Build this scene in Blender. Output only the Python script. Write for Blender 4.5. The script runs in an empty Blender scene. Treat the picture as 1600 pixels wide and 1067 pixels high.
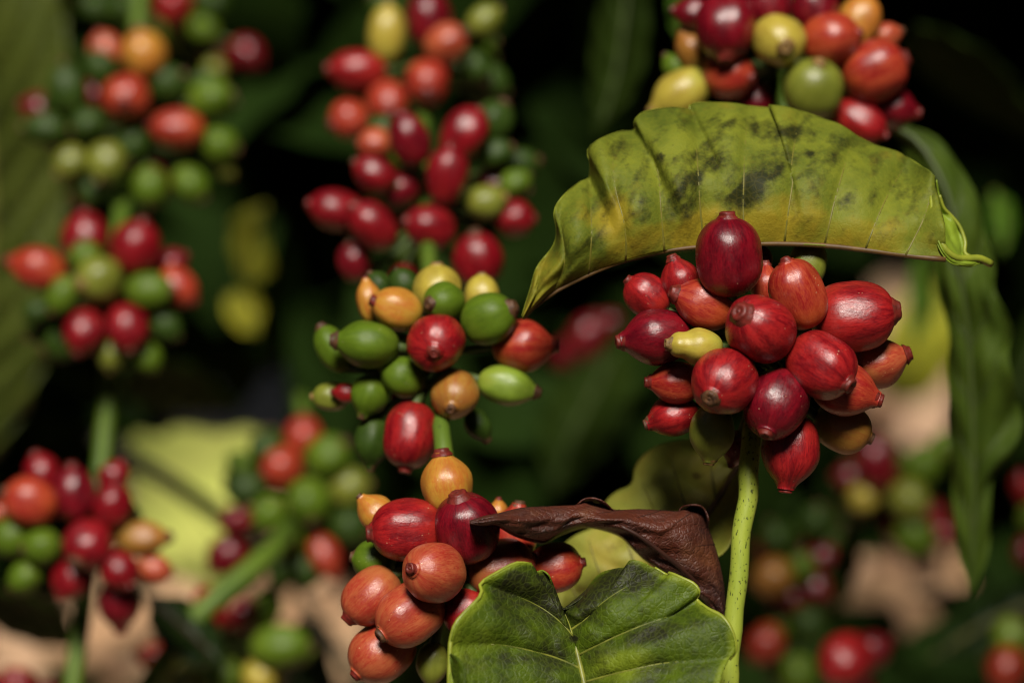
import bpy, math, random
from mathutils import Vector, Matrix, noise as mnoise

random.seed(7)
sc = bpy.context.scene
COL = sc.collection
R = math.radians

# ------------------------------------------------------------------ camera
LENS, SENSOR = 85.0, 36.0
PITCH = R(22)
CAM = Vector((0, 0, 0.92))
FWD = Vector((0, math.cos(PITCH), -math.sin(PITCH)))
UP = Vector((0, math.sin(PITCH), math.cos(PITCH)))
RIGHT = Vector((1, 0, 0))
FOCUS = 0.460
cam_d = bpy.data.cameras.new('camera')
cam = bpy.data.objects.new('camera', cam_d)
COL.objects.link(cam)
cam.location = CAM
cam.rotation_euler = (math.pi / 2 - PITCH, 0, 0)
cam_d.lens = LENS
cam_d.sensor_width = SENSOR
cam_d.clip_start = 0.01
cam_d.clip_end = 200
cam_d.dof.use_dof = True
cam_d.dof.focus_distance = FOCUS
cam_d.dof.aperture_fstop = 8.0
sc.camera = cam

# ------------------------------------------------------------------ sky and sun
SUN_EL, SUN_AZ = R(60), R(184)        # azimuth measured from +Y towards +X: behind the camera, a little to its left
SUN_DIR = Vector((math.sin(SUN_AZ) * math.cos(SUN_EL), math.cos(SUN_AZ) * math.cos(SUN_EL), math.sin(SUN_EL)))
world = bpy.data.worlds.new('World')
sc.world = world
world.use_nodes = True
nt = world.node_tree
nt.nodes.clear()
sky = nt.nodes.new('ShaderNodeTexSky')
sky.sky_type = 'NISHITA'
sky.sun_disc = False
sky.sun_elevation = SUN_EL
sky.sun_rotation = SUN_AZ
bg = nt.nodes.new('ShaderNodeBackground')
bg.inputs['Strength'].default_value = 0.05
wo = nt.nodes.new('ShaderNodeOutputWorld')
nt.links.new(sky.outputs[0], bg.inputs[0])
nt.links.new(bg.outputs[0], wo.inputs[0])
sun_d = bpy.data.lights.new('sun', 'SUN')
sun_d.energy = 5.0
sun_d.angle = R(15)
sun_d.color = (1.0, 0.94, 0.84)
sun = bpy.data.objects.new('sun', sun_d)
COL.objects.link(sun)
sun.location = (0, -2, 4)
sun.rotation_euler = SUN_DIR.to_track_quat('Z', 'Y').to_euler()

sc.view_settings.view_transform = 'Standard'
sc.view_settings.look = 'None'
sc.view_settings.gamma = 1
sc.view_settings.use_curve_mapping = False
sc.view_settings.exposure = 0.24
sc.render.engine = 'CYCLES'
sc.cycles.max_bounces = 6
sc.cycles.filter_width = 1.1
sc.cycles.diffuse_bounces = 1

# ------------------------------------------------------------------ helpers
K = SENSOR / LENS / 1600.0            # metres per photo pixel at one metre


def far(d):
    """distances behind the sharp plane are stretched so that far cherries keep their real size"""
    return d if d < 0.485 else 0.485 + (d - 0.485) * 1.8


def P(px, py, d):
    """a point of the place: photo pixel and nominal distance along the view axis"""
    return P0(px, py, far(d))


def P0(px, py, d):
    return CAM + FWD * d + RIGHT * ((px - 800) * K * d) - UP * ((py - 533.5) * K * d)


def mesh_obj(name, verts, faces, mat=None, parent=None, smooth=True, uvs=None, cols=None):
    me = bpy.data.meshes.new(name)
    me.from_pydata([tuple(v) for v in verts], [], faces)
    if smooth:
        me.polygons.foreach_set('use_smooth', [True] * len(me.polygons))
    if uvs:
        ul = me.uv_layers.new(name='UVMap')
        for l in me.loops:
            ul.data[l.index].uv = uvs[l.vertex_index]
    if cols:
        ca = me.color_attributes.new('marks', 'FLOAT_COLOR', 'POINT')
        for i, c in enumerate(cols):
            ca.data[i].color = c
    me.update()
    o = bpy.data.objects.new(name, me)
    COL.objects.link(o)
    if mat:
        me.materials.append(mat)
    if parent:
        o.parent = parent
    return o


def thing(name, label, cat, loc=None, group=None):
    o = bpy.data.objects.new(name, None)
    o.empty_display_size = 0.01
    COL.objects.link(o)
    o['label'] = label
    o['category'] = cat
    if group:
        o['group'] = group
    return o


def tag(o, label, cat, group=None, kind=None):
    if label:
        o['label'] = label
    if cat:
        o['category'] = cat
    if group:
        o['group'] = group
    if kind:
        o['kind'] = kind
    return o


def catmull(pts, n):
    """n points evenly spaced along a Catmull-Rom curve through pts"""
    pts = [Vector(p) for p in pts]
    dense = []
    for i in range(len(pts) - 1):
        p0 = pts[i - 1] if i else pts[0] * 2 - pts[1]
        p1, p2 = pts[i], pts[i + 1]
        p3 = pts[i + 2] if i + 2 < len(pts) else pts[-1] * 2 - pts[-2]
        for k in range(10):
            t = k / 10
            dense.append(0.5 * ((2 * p1) + (p2 - p0) * t + (2 * p0 - 5 * p1 + 4 * p2 - p3) * t * t + (3 * p1 - p0 - 3 * p2 + p3) * t ** 3))
    dense.append(pts[-1])
    acc = [0]
    for a, b in zip(dense, dense[1:]):
        acc.append(acc[-1] + (b - a).length)
    out = []
    j = 0
    for i in range(n):
        s = acc[-1] * i / (n - 1)
        while j < len(acc) - 2 and acc[j + 1] < s:
            j += 1
        seg = acc[j + 1] - acc[j]
        t = (s - acc[j]) / seg if seg > 1e-12 else 0
        out.append(dense[j].lerp(dense[j + 1], max(0, min(1, t))))
    return out


def tube_data(path, radii, seg=10, cap=True):
    """verts and faces of a tapered tube along world points"""
    vs, fs = [], []
    n = len(path)
    side = None
    for i, p in enumerate(path):
        t = (path[min(i + 1, n - 1)] - path[max(i - 1, 0)]).normalized()
        if side is None:
            side = t.orthogonal().normalized()
        side = (side - t * side.dot(t)).normalized()
        b = t.cross(side)
        r = radii[i]
        for k in range(seg):
            a = 2 * math.pi * k / seg
            vs.append(p + (side * math.cos(a) + b * math.sin(a)) * r)
    for i in range(n - 1):
        for k in range(seg):
            k2 = (k + 1) % seg
            fs.append((i * seg + k, i * seg + k2, (i + 1) * seg + k2, (i + 1) * seg + k))
    if cap:
        fs.append(tuple(range(seg))[::-1])
        fs.append(tuple((n - 1) * seg + k for k in range(seg)))
    return vs, fs


def join_data(parts):
    V, F = [], []
    for vs, fs in parts:
        o = len(V)
        V += vs
        F += [tuple(i + o for i in f) for f in fs]
    return V, F


# ------------------------------------------------------------------ materials
def new_mat(name):
    m = bpy.data.materials.new(name)
    m.use_nodes = True
    n = m.node_tree.nodes
    n.clear()
    out = n.new('ShaderNodeOutputMaterial')
    bs = n.new('ShaderNodeBsdfPrincipled')
    m.node_tree.links.new(bs.outputs[0], out.inputs[0])
    return m, m.node_tree, bs, out


def N(nt, typ, **kw):
    n = nt.nodes.new(typ)
    for k, v in kw.items():
        if hasattr(n, k):
            setattr(n, k, v)
        else:
            n.inputs[k].default_value = v
    return n


def ramp(nt, src, p0, p1, v0=0.0, v1=1.0):
    n = nt.nodes.new('ShaderNodeMapRange')
    n.inputs['From Min'].default_value = p0
    n.inputs['From Max'].default_value = p1
    n.inputs['To Min'].default_value = v0
    n.inputs['To Max'].default_value = v1
    nt.links.new(src, n.inputs['Value'])
    return n.outputs[0]


def mix(nt, fac, a, b, blend='MIX'):
    n = nt.nodes.new('ShaderNodeMix')
    n.data_type = 'RGBA'
    n.blend_type = blend
    for sock, val in ((n.inputs[0], fac), (n.inputs[6], a), (n.inputs[7], b)):
        if isinstance(val, (int, float)):
            sock.default_value = val
        elif isinstance(val, tuple):
            sock.default_value = val if len(val) == 4 else (*val, 1)
        else:
            nt.links.new(val, sock)
    return n.outputs[2]


def math_n(nt, op, a, b=None):
    n = nt.nodes.new('ShaderNodeMath')
    n.operation = op
    for i, v in enumerate((a, b)):
        if v is None:
            continue
        if isinstance(v, (int, float)):
            n.inputs[i].default_value = v
        else:
            nt.links.new(v, n.inputs[i])
    return n.outputs[0]


def noise_n(nt, vec, scale, detail=3, rough=0.55):
    n = nt.nodes.new('ShaderNodeTexNoise')
    n.inputs['Scale'].default_value = scale
    n.inputs['Detail'].default_value = detail
    n.inputs['Roughness'].default_value = rough
    nt.links.new(vec, n.inputs['Vector'])
    return n.outputs[0]


def cherry_mat(name, base, streak, amt, shoulder, rough=0.3):
    """skin streaked from stem end to tip; shoulder is the paler flush at the stem end"""
    m, nt, bs, out = new_mat(name)
    L = nt.links
    tc = N(nt, 'ShaderNodeTexCoord')
    oi = N(nt, 'ShaderNodeObjectInfo')
    flat = N(nt, 'ShaderNodeVectorMath', operation='MULTIPLY')
    flat.inputs[1].default_value = (1, 1, 0)
    L.new(tc.outputs['Object'], flat.inputs[0])
    nrm = N(nt, 'ShaderNodeVectorMath', operation='NORMALIZE')
    L.new(flat.outputs[0], nrm.inputs[0])
    sep = N(nt, 'ShaderNodeSeparateXYZ')
    L.new(tc.outputs['Object'], sep.inputs[0])
    zz = math_n(nt, 'ADD', math_n(nt, 'MULTIPLY', sep.outputs['Z'], 0.55), math_n(nt, 'MULTIPLY', oi.outputs['Random'], 37.0))
    comb = N(nt, 'ShaderNodeCombineXYZ')
    L.new(zz, comb.inputs['Z'])
    add = N(nt, 'ShaderNodeVectorMath', operation='ADD')
    L.new(nrm.outputs[0], add.inputs[0])
    L.new(comb.outputs[0], add.inputs[1])
    off = N(nt, 'ShaderNodeVectorMath', operation='ADD')
    comb2 = N(nt, 'ShaderNodeCombineXYZ')
    for i in range(3):
        L.new(math_n(nt, 'MULTIPLY', oi.outputs['Random'], 11.0 + 7 * i), comb2.inputs[i])
    L.new(tc.outputs['Object'], off.inputs[0])
    L.new(comb2.outputs[0], off.inputs[1])
    wide = noise_n(nt, add.outputs[0], 3.2, 3)
    fine = noise_n(nt, add.outputs[0], 24.0, 5, 0.72)
    blot = noise_n(nt, off.outputs[0], 2.2, 3)
    s = math_n(nt, 'ADD', math_n(nt, 'MULTIPLY', wide, 0.45), math_n(nt, 'MULTIPLY', fine, 0.55))
    sf = ramp(nt, s, 0.43, 0.57, 0, amt)
    c = mix(nt, sf, base, streak)
    sh = ramp(nt, math_n(nt, 'ADD', sep.outputs['Z'], math_n(nt, 'MULTIPLY', blot, 0.9)), 0.35, -0.05, 0, 0.75)
    c = mix(nt, sh, c, shoulder)
    dk = ramp(nt, blot, 0.5, 0.72, 0, 0.35)
    c = mix(nt, dk, c, tuple(x * 0.45 for x in streak))
    # pale lenticels and small dark scars
    vo = N(nt, 'ShaderNodeTexVoronoi')
    vo.inputs['Scale'].default_value = 11
    L.new(off.outputs[0], vo.inputs['Vector'])
    gate = ramp(nt, noise_n(nt, off.outputs[0], 2.7, 1), 0.55, 0.62)
    c = mix(nt, math_n(nt, 'MULTIPLY', math_n(nt, 'MULTIPLY', ramp(nt, vo.outputs['Distance'], 0.11, 0.05), gate), 0.75), c, (0.75, 0.6, 0.35))
    vo2 = N(nt, 'ShaderNodeTexVoronoi')
    vo2.inputs['Scale'].default_value = 5
    L.new(off.outputs[0], vo2.inputs['Vector'])
    c = mix(nt, math_n(nt, 'MULTIPLY', ramp(nt, vo2.outputs['Distance'], 0.055, 0.03), 0.8), c, (0.03, 0.012, 0.008))
    L.new(c, bs.inputs['Base Color'])
    L.new(ramp(nt, noise_n(nt, off.outputs[0], 9, 4), 0.3, 0.7, rough - 0.02, rough + 0.14), bs.inputs['Roughness'])
    bs.inputs['Specular IOR Level'].default_value = 0.22 if 'green' in name else 0.52
    bs.inputs['Subsurface Weight'].default_value = 0.0
    bs.inputs['Subsurface Radius'].default_value = (0.6, 0.2, 0.1)
    bs.inputs['Subsurface Scale'].default_value = 0.002
    bp = N(nt, 'ShaderNodeBump')
    bp.inputs['Strength'].default_value = 0.16
    bp.inputs['Distance'].default_value = 0.0006
    L.new(math_n(nt, 'ADD', fine, math_n(nt, 'MULTIPLY', noise_n(nt, off.outputs[0], 24, 3), 0.8)), bp.inputs['Height'])
    L.new(bp.outputs[0], bs.inputs['Normal'])
    return m


CM = {
    'darkred': cherry_mat('cherry_skin_dark_red', (0.165, 0.0035, 0.0095), (0.055, 0.001, 0.0045), 0.85, (0.19, 0.006, 0.010), 0.24),
    'red': cherry_mat('cherry_skin_red', (0.300, 0.0110, 0.0115), (0.120, 0.002, 0.005), 0.95, (0.31, 0.02, 0.012), 0.26),
    'crimson': cherry_mat('cherry_skin_crimson', (0.225, 0.0050, 0.0095), (0.085, 0.001, 0.004), 0.9, (0.24, 0.009, 0.010), 0.25),
    'orangered': cherry_mat('cherry_skin_orange_red', (0.3484, 0.0503, 0.0188), (0.2144, 0.0060, 0.0074), 0.95, (0.3484, 0.0603, 0.0121), 0.26),
    'orange': cherry_mat('cherry_skin_orange', (0.3685, 0.0871, 0.0322), (0.2814, 0.0201, 0.0121), 0.9, (0.3350, 0.1139, 0.0301), 0.28),
    'amber': cherry_mat('cherry_skin_amber', (0.4154, 0.2077, 0.0268), (0.3685, 0.0670, 0.0134), 0.6, (0.4020, 0.2546, 0.0268), 0.28),
    'yellow': cherry_mat('cherry_skin_yellow', (0.3752, 0.3015, 0.0402), (0.3015, 0.2010, 0.0268), 0.5, (0.3082, 0.3015, 0.0402), 0.3),
    'ochre': cherry_mat('cherry_skin_ochre', (0.2814, 0.1340, 0.0201), (0.2412, 0.0603, 0.0134), 0.6, (0.1742, 0.1474, 0.0201), 0.32),
    'olive': cherry_mat('cherry_skin_olive', (0.1608, 0.1742, 0.0201), (0.1139, 0.1340, 0.0134), 0.6, (0.1809, 0.1675, 0.0201), 0.32),
    'green': cherry_mat('cherry_skin_green', (0.078, 0.128, 0.0075), (0.048, 0.086, 0.005), 0.6, (0.105, 0.145, 0.012), 0.36),
    'lime': cherry_mat('cherry_skin_lime', (0.1675, 0.2412, 0.0201), (0.1139, 0.1809, 0.0134), 0.5, (0.2010, 0.2412, 0.0268), 0.34),
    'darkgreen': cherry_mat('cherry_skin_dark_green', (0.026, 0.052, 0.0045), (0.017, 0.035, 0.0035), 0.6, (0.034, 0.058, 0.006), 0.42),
}


def simple_mat(name, a, b, scale, rough=0.5, bump=0.2, coord='Object', dist=0.0005, spec=0.4):
    m, nt, bs, out = new_mat(name)
    tc = N(nt, 'ShaderNodeTexCoord')
    f = noise_n(nt, tc.outputs[coord], scale, 5, 0.6)
    nt.links.new(mix(nt, ramp(nt, f, 0.35, 0.65), a, b), bs.inputs['Base Color'])
    bs.inputs['Roughness'].default_value = rough
    bs.inputs['Specular IOR Level'].default_value = spec
    bp = N(nt, 'ShaderNodeBump')
    bp.inputs['Strength'].default_value = bump
    bp.inputs['Distance'].default_value = dist
    nt.links.new(f, bp.inputs['Height'])
    nt.links.new(bp.outputs[0], bs.inputs['Normal'])
    return m


TIPM = {
    'red': simple_mat('tip_dry_red', (0.1742, 0.0147, 0.0094), (0.0670, 0.0094, 0.0054), 6, 0.5, 0.5),
    'brown': simple_mat('tip_dry_brown', (0.1139, 0.0469, 0.0168), (0.0335, 0.0147, 0.0067), 9, 0.6, 0.5),
    'tan': simple_mat('tip_dry_tan', (0.2546, 0.1474, 0.0402), (0.1005, 0.0536, 0.0168), 9, 0.6, 0.5),
    'dark': simple_mat('tip_dark', (0.0201, 0.0147, 0.0080), (0.0536, 0.0335, 0.0134), 9, 0.65, 0.5),
}
PEDM = simple_mat('pedicel_green', (0.0670, 0.1005, 0.0168), (0.0335, 0.0536, 0.0100), 300, 0.6)


def stem_mat(name, a, b, speck):
    m, nt, bs, out = new_mat(name)
    L = nt.links
    tc = N(nt, 'ShaderNodeTexCoord')
    mp = N(nt, 'ShaderNodeMapping')
    mp.inputs['Scale'].default_value = (1, 0.25, 0.25)
    L.new(tc.outputs['Object'], mp.inputs[0])
    f = noise_n(nt, mp.outputs[0], 260, 5, 0.6)
    c = mix(nt, ramp(nt, f, 0.35, 0.65), a, b)
    mp2 = N(nt, 'ShaderNodeMapping')
    mp2.inputs['Scale'].default_value = (1, 0.6, 0.6)
    L.new(tc.outputs['Object'], mp2.inputs[0])
    d = noise_n(nt, mp2.outputs[0], 1900, 2, 0.5)
    g = noise_n(nt, tc.outputs['Object'], 90, 2)
    dd = math_n(nt, 'ADD', d, math_n(nt, 'MULTIPLY', g, 0.35))
    c = mix(nt, ramp(nt, dd, 0.80, 0.88, 0, speck), c, (0.02, 0.025, 0.008))
    L.new(c, bs.inputs['Base Color'])
    bs.inputs['Roughness'].default_value = 0.5
    bs.inputs['Specular IOR Level'].default_value = 0.25
    bp = N(nt, 'ShaderNodeBump')
    bp.inputs['Strength'].default_value = 0.35
    bp.inputs['Distance'].default_value = 0.0006
    L.new(f, bp.inputs['Height'])
    L.new(bp.outputs[0], bs.inputs['Normal'])
    return m


STEMM = stem_mat('stem_pale_green', (0.2881, 0.3350, 0.0402), (0.2010, 0.2546, 0.0268), 0.85)
STEMD = stem_mat('stem_green', (0.088, 0.138, 0.014), (0.055, 0.100, 0.010), 0.6)
TWIGM = simple_mat('twig_bark', (0.0335, 0.0335, 0.0134), (0.0134, 0.0134, 0.0067), 200, 0.7)


def leaf_mat(name, a, b, dark, yellow, rough=0.45, trans=0.15, retic=0.35, seed=0.0, spec=0.35, fleck=0.6, soft=0.42, bump=0.0005):
    """blade: two greens, dark stains and yellowing read from the mesh's own marks, a fine net of veins"""
    m, nt, bs, out = new_mat(name)
    L = nt.links
    tc = N(nt, 'ShaderNodeTexCoord')
    uv = N(nt, 'ShaderNodeUVMap', uv_map='UVMap')
    at = N(nt, 'ShaderNodeAttribute', attribute_name='marks')
    sepc = N(nt, 'ShaderNodeSeparateColor')
    L.new(at.outputs['Color'], sepc.inputs[0])
    mp = N(nt, 'ShaderNodeMapping')
    mp.inputs['Location'].default_value = (seed, seed * 1.7, seed * 0.3)
    L.new(tc.outputs['Object'], mp.inputs[0])
    V = mp.outputs[0]
    n1 = noise_n(nt, V, 45, 4)
    n2 = noise_n(nt, V, 230, 5, 0.65)
    n3 = noise_n(nt, V, 900, 4, 0.7)
    c = mix(nt, ramp(nt, math_n(nt, 'ADD', math_n(nt, 'MULTIPLY', n1, 0.6), math_n(nt, 'MULTIPLY', n2, 0.4)), 0.38, 0.62), a, b)
    yl = ramp(nt, math_n(nt, 'ADD', sepc.outputs['Green'], math_n(nt, 'MULTIPLY', n2, 0.8)), 0.55, 1.0)
    c = mix(nt, yl, c, yellow)
    st = ramp(nt, math_n(nt, 'ADD', math_n(nt, 'ADD', sepc.outputs['Red'], math_n(nt, 'MULTIPLY', n2, 0.9)), math_n(nt, 'MULTIPLY', n3, 0.8)), 1.06, 1.06 + soft, 0, 0.94)
    c = mix(nt, st, c, dark)
    # vein net
    vo = N(nt, 'ShaderNodeTexVoronoi', feature='DISTANCE_TO_EDGE')
    vo.inputs['Scale'].default_value = 780
    L.new(V, vo.inputs['Vector'])
    net = ramp(nt, vo.outputs['Distance'], 0.0, 0.16, 1, 0)
    c = mix(nt, math_n(nt, 'MULTIPLY', net, retic * 0.10), c, tuple(min(1, x * 1.5) for x in yellow))
    # brown flecks
    c = mix(nt, math_n(nt, 'MULTIPLY', ramp(nt, n3, 0.66, 0.74), fleck), c, (0.05, 0.03, 0.012))
    L.new(c, bs.inputs['Base Color'])
    L.new(ramp(nt, n2, 0.3, 0.7, rough - 0.08, rough + 0.12), bs.inputs['Roughness'])
    bs.inputs['Specular IOR Level'].default_value = spec
    bp = N(nt, 'ShaderNodeBump')
    bp.inputs['Strength'].default_value = 0.45
    bp.inputs['Distance'].default_value = bump
    L.new(math_n(nt, 'ADD', math_n(nt, 'MULTIPLY', net, -0.18 * retic), math_n(nt, 'ADD', n2, math_n(nt, 'MULTIPLY', n3, 0.6))), bp.inputs['Height'])
    L.new(bp.outputs[0], bs.inputs['Normal'])
    if trans:
        tr = N(nt, 'ShaderNodeBsdfTranslucent')
        L.new(c, tr.inputs['Color'])
        ms = N(nt, 'ShaderNodeMixShader')
        ms.inputs[0].default_value = trans
        L.new(bs.outputs[0], ms.inputs[1])
        L.new(tr.outputs[0], ms.inputs[2])
        L.new(ms.outputs[0], out.inputs[0])
    return m


LEAF_ARCH = leaf_mat('leaf_mottled_yellow_green', (0.1608, 0.1809, 0.0174), (0.0670, 0.0905, 0.0094), (0.0147, 0.0168, 0.0047), (0.2546, 0.1943, 0.0147), 0.55, 0.15, 0.5, spec=.12, soft=.62)
LEAF_LIP = leaf_mat('leaf_lip', (0.21, 0.29, 0.022), (0.17, 0.24, 0.018), (0.05, 0.06, 0.01), (0.26, 0.27, 0.02), 0.45, 0.15, 0.1, 4.0, 0.3)
LEAF_FRONT = leaf_mat('leaf_glossy_green', (0.062, 0.098, 0.004), (0.022, 0.038, 0.003), (0.013, 0.013, 0.005), (0.13, 0.17, 0.010), 0.5, 0.10, 1.0, 3.0, 0.2, soft=.7, bump=.0009)
LEAF_PALE = leaf_mat('leaf_fading_yellow', (0.2412, 0.2412, 0.0335), (0.1876, 0.2010, 0.0268), (0.1072, 0.0804, 0.0134), (0.2948, 0.2412, 0.0335), 0.55, 0.2, 0.3, 5.0)
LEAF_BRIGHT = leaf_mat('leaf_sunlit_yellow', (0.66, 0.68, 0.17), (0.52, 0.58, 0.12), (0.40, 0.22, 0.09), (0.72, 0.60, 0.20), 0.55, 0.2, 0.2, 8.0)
LEAF_LEMON = leaf_mat('leaf_lemon', (0.3350, 0.3082, 0.0201), (0.2412, 0.2546, 0.0201), (0.0938, 0.0871, 0.0134), (0.3886, 0.3216, 0.0201), 0.5, 0.2, 0.2, 9.0)
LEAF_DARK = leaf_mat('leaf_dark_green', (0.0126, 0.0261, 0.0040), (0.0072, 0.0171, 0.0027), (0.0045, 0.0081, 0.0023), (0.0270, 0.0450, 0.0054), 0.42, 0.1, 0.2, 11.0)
LEAF_SHADE = leaf_mat('leaf_shaded_green', (0.0117, 0.0252, 0.0036), (0.0072, 0.0162, 0.0023), (0.0045, 0.0081, 0.0023), (0.0225, 0.0360, 0.0045), 0.7, 0.05, 0.0, 12.0, 0.03)  # green darkened so that the gloom of the background is in the colour
LEAF_OLIVE = leaf_mat('leaf_olive', (0.0650, 0.0800, 0.0090), (0.0450, 0.0600, 0.0060), (0.0060, 0.0090, 0.0025), (0.0750, 0.0800, 0.0090), 0.5, 0.1, 0.2, 13.0)
LEAF_HANG = leaf_mat('leaf_hanging_green', (0.0190, 0.0330, 0.0037), (0.0120, 0.0230, 0.0027), (0.0050, 0.0090, 0.0025), (0.0350, 0.0550, 0.0060), 0.6, 0.06, 0.2, 12.5, 0.06)  # also darkened: the dimness of the back leaves is put into this green
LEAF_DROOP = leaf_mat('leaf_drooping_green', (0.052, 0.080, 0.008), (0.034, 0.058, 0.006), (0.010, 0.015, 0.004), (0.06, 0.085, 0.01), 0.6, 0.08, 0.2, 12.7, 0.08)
VEIN_HANG = simple_mat('vein_dull_green', (0.0469, 0.0670, 0.0100), (0.0335, 0.0503, 0.0080), 200, 0.6)
LEAF_FRESH = leaf_mat('leaf_fresh_green', (0.0871, 0.2010, 0.0134), (0.0603, 0.1474, 0.0107), (0.0201, 0.0402, 0.0067), (0.1474, 0.2211, 0.0201), 0.45, 0.25, 0.2, 15.0)
LEAF_BROWN = leaf_mat('leaf_dry_brown', (0.075, 0.0155, 0.0065), (0.0260, 0.0065, 0.0040), (0.0067, 0.0034, 0.0027), (0.1273, 0.0402, 0.0121), 0.5, 0.03, 0.9, 17.0, 0.5, 0.5, bump=.0016)
VEIN_OLIVE = simple_mat('vein_olive', (0.1541, 0.1340, 0.0161), (0.1005, 0.0938, 0.0121), 300, 0.5)
VEIN_BROWN = simple_mat('vein_brown', (0.1139, 0.0570, 0.0107), (0.0670, 0.0335, 0.0080), 300, 0.55)
VEIN_YELLOW = simple_mat('vein_yellow_green', (0.1809, 0.1876, 0.0235), (0.0670, 0.0804, 0.0107), 330, 0.45)
VEIN_DRY = simple_mat('vein_dry', (0.0369, 0.0107, 0.0054), (0.0201, 0.0067, 0.0040), 300, 0.5)
VEIN_RIM = simple_mat('leaf_rim', (0.2278, 0.2546, 0.0235), (0.1608, 0.1876, 0.0168), 300, 0.4)

# ------------------------------------------------------------------ ground
def ground():
    m, nt, bs, out = new_mat('dry_soil')
    tc = N(nt, 'ShaderNodeTexCoord')
    V = tc.outputs['Object']
    a = noise_n(nt, V, 2.3, 5)
    b = noise_n(nt, V, 14, 6, 0.65)
    c = mix(nt, ramp(nt, a, 0.38, 0.62), (0.55, 0.34, 0.22), (0.44, 0.28, 0.15))
    c = mix(nt, ramp(nt, b, 0.45, 0.7, 0, 0.6), c, (0.24, 0.17, 0.08))
    nt.links.new(c, bs.inputs['Base Color'])
    bs.inputs['Roughness'].default_value = 0.95
    bp = N(nt, 'ShaderNodeBump')
    bp.inputs['Strength'].default_value = 0.8
    bp.inputs['Distance'].default_value = 0.02
    nt.links.new(b, bp.inputs['Height'])
    nt.links.new(bp.outputs[0], bs.inputs['Normal'])
    vs, fs = [], []
    n = 60
    for j in range(n + 1):
        for i in range(n + 1):
            u, v = 2 * i / n - 1, 2 * j / n - 1
            x, y = 60 * u * abs(u) ** 1.5, 2 + 60 * v * abs(v) ** 1.5
            z = 0.05 * mnoise.noise(Vector((x * 0.9, y * 0.9, 0))) + 0.02 * mnoise.noise(Vector((x * 4, y * 4, 3)))
            vs.append((x, y, z))
    for j in range(n):
        for i in range(n):
            fs.append((j * (n + 1) + i, j * (n + 1) + i + 1, (j + 1) * (n + 1) + i + 1, (j + 1) * (n + 1) + i))
    tag(mesh_obj('ground', vs, fs, m), 'bare pinkish tan soil under the coffee bushes', 'ground', kind='structure')


ground()

# ------------------------------------------------------------------ stems
STEM_PATHS = {}


def stem(label, pts, mat=STEMD, name='coffee_branch', nodes=()):
    """pts: (px, py, depth, width in photo pixels)"""
    xs = [(P(x, y, d), w * K * far(d) / 2) for x, y, d, w in pts]
    path = catmull([p for p, _ in xs], 40)
    n = len(xs)
    rad = []
    for i in range(40):
        t = i / 39 * (n - 1)
        k = min(int(t), n - 2)
        r = xs[k][1] + (xs[k + 1][1] - xs[k][1]) * (t - k)
        rad.append(r * (1 + 0.05 * mnoise.noise(Vector((i * 0.5, r * 900, 1)))))
    path = [p + Vector((0.0006 * mnoise.noise(Vector((i * 0.3, 5, w[2]))), 0, 0)) for i, (p, w) in enumerate(zip(path, [pts[0]] * 40))]
    vs, fs = tube_data(path, rad, 16)
    o = mesh_obj(name, vs, fs, mat)
    tag(o, label, 'branch')
    return o


stem('pale green speckled stem holding up the sharp red cluster', [(1186, 560, .484, 26), (1180, 640, .476, 30), (1175, 690, .4715, 32), (1169, 750, .4695, 31), (1162, 825, .468, 30), (1154, 900, .467, 30), (1146, 970, .4665, 30), (1139, 1067, .466, 32), (1130, 1190, .465, 34)], STEMM)
stem('green stem running through the middle column of clusters', [(690, 1180, .490, 34), (695, 1020, .492, 32), (700, 860, .486, 28), (697, 760, .486, 28), (693, 690, .487, 28), (688, 640, .494, 28), (690, 590, .512, 27), (676, 450, .535, 26), (660, 250, .565, 26), (668, 100, .59, 26), (690, -120, .62, 26)], STEMD)
stem('green stem of the blurred left column below its middle cluster', [(100, 1200, .565, 32), (118, 1040, .568, 30), (135, 900, .575, 28), (158, 740, .585, 30), (168, 620, .588, 26), (172, 480, .592, 26), (190, 330, .61, 24), (205, 180, .63, 24), (225, -100, .65, 24)], STEMD)
stem('green slanting stem below the blurred green cluster', [(180, 1150, .588, 36), (290, 985, .588, 36), (350, 925, .590, 36), (430, 855, .600, 34), (470, 790, .64, 26), (480, 700, .65, 24), (470, 620, .66, 20)], STEMD)
stem('stem hidden behind the blurred cluster above the arching leaf', [(1225, 330, .545, 26), (1230, 170, .545, 26), (1232, 40, .55, 26), (1240, -140, .56, 26)], STEMD)
stem('dark thin twig crossing in front of the sunlit yellow leaf', [(150, 680, .70, 28), (215, 722, .705, 28), (290, 768, .71, 28), (350, 808, .715, 28), (440, 870, .72, 28)], TWIGM, 'twig')
stem('dark thin twig crossing the pink ground at lower left', [(150, 860, .70, 18), (225, 925, .705, 20), (275, 985, .71, 20), (340, 1080, .72, 22)], TWIGM, 'twig')
stem('dark thin twig crossing the pink ground left of the orange cherries', [(440, 870, .74, 14), (500, 975, .74, 18), (545, 1035, .74, 20), (610, 1140, .74, 22)], TWIGM, 'twig')

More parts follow.
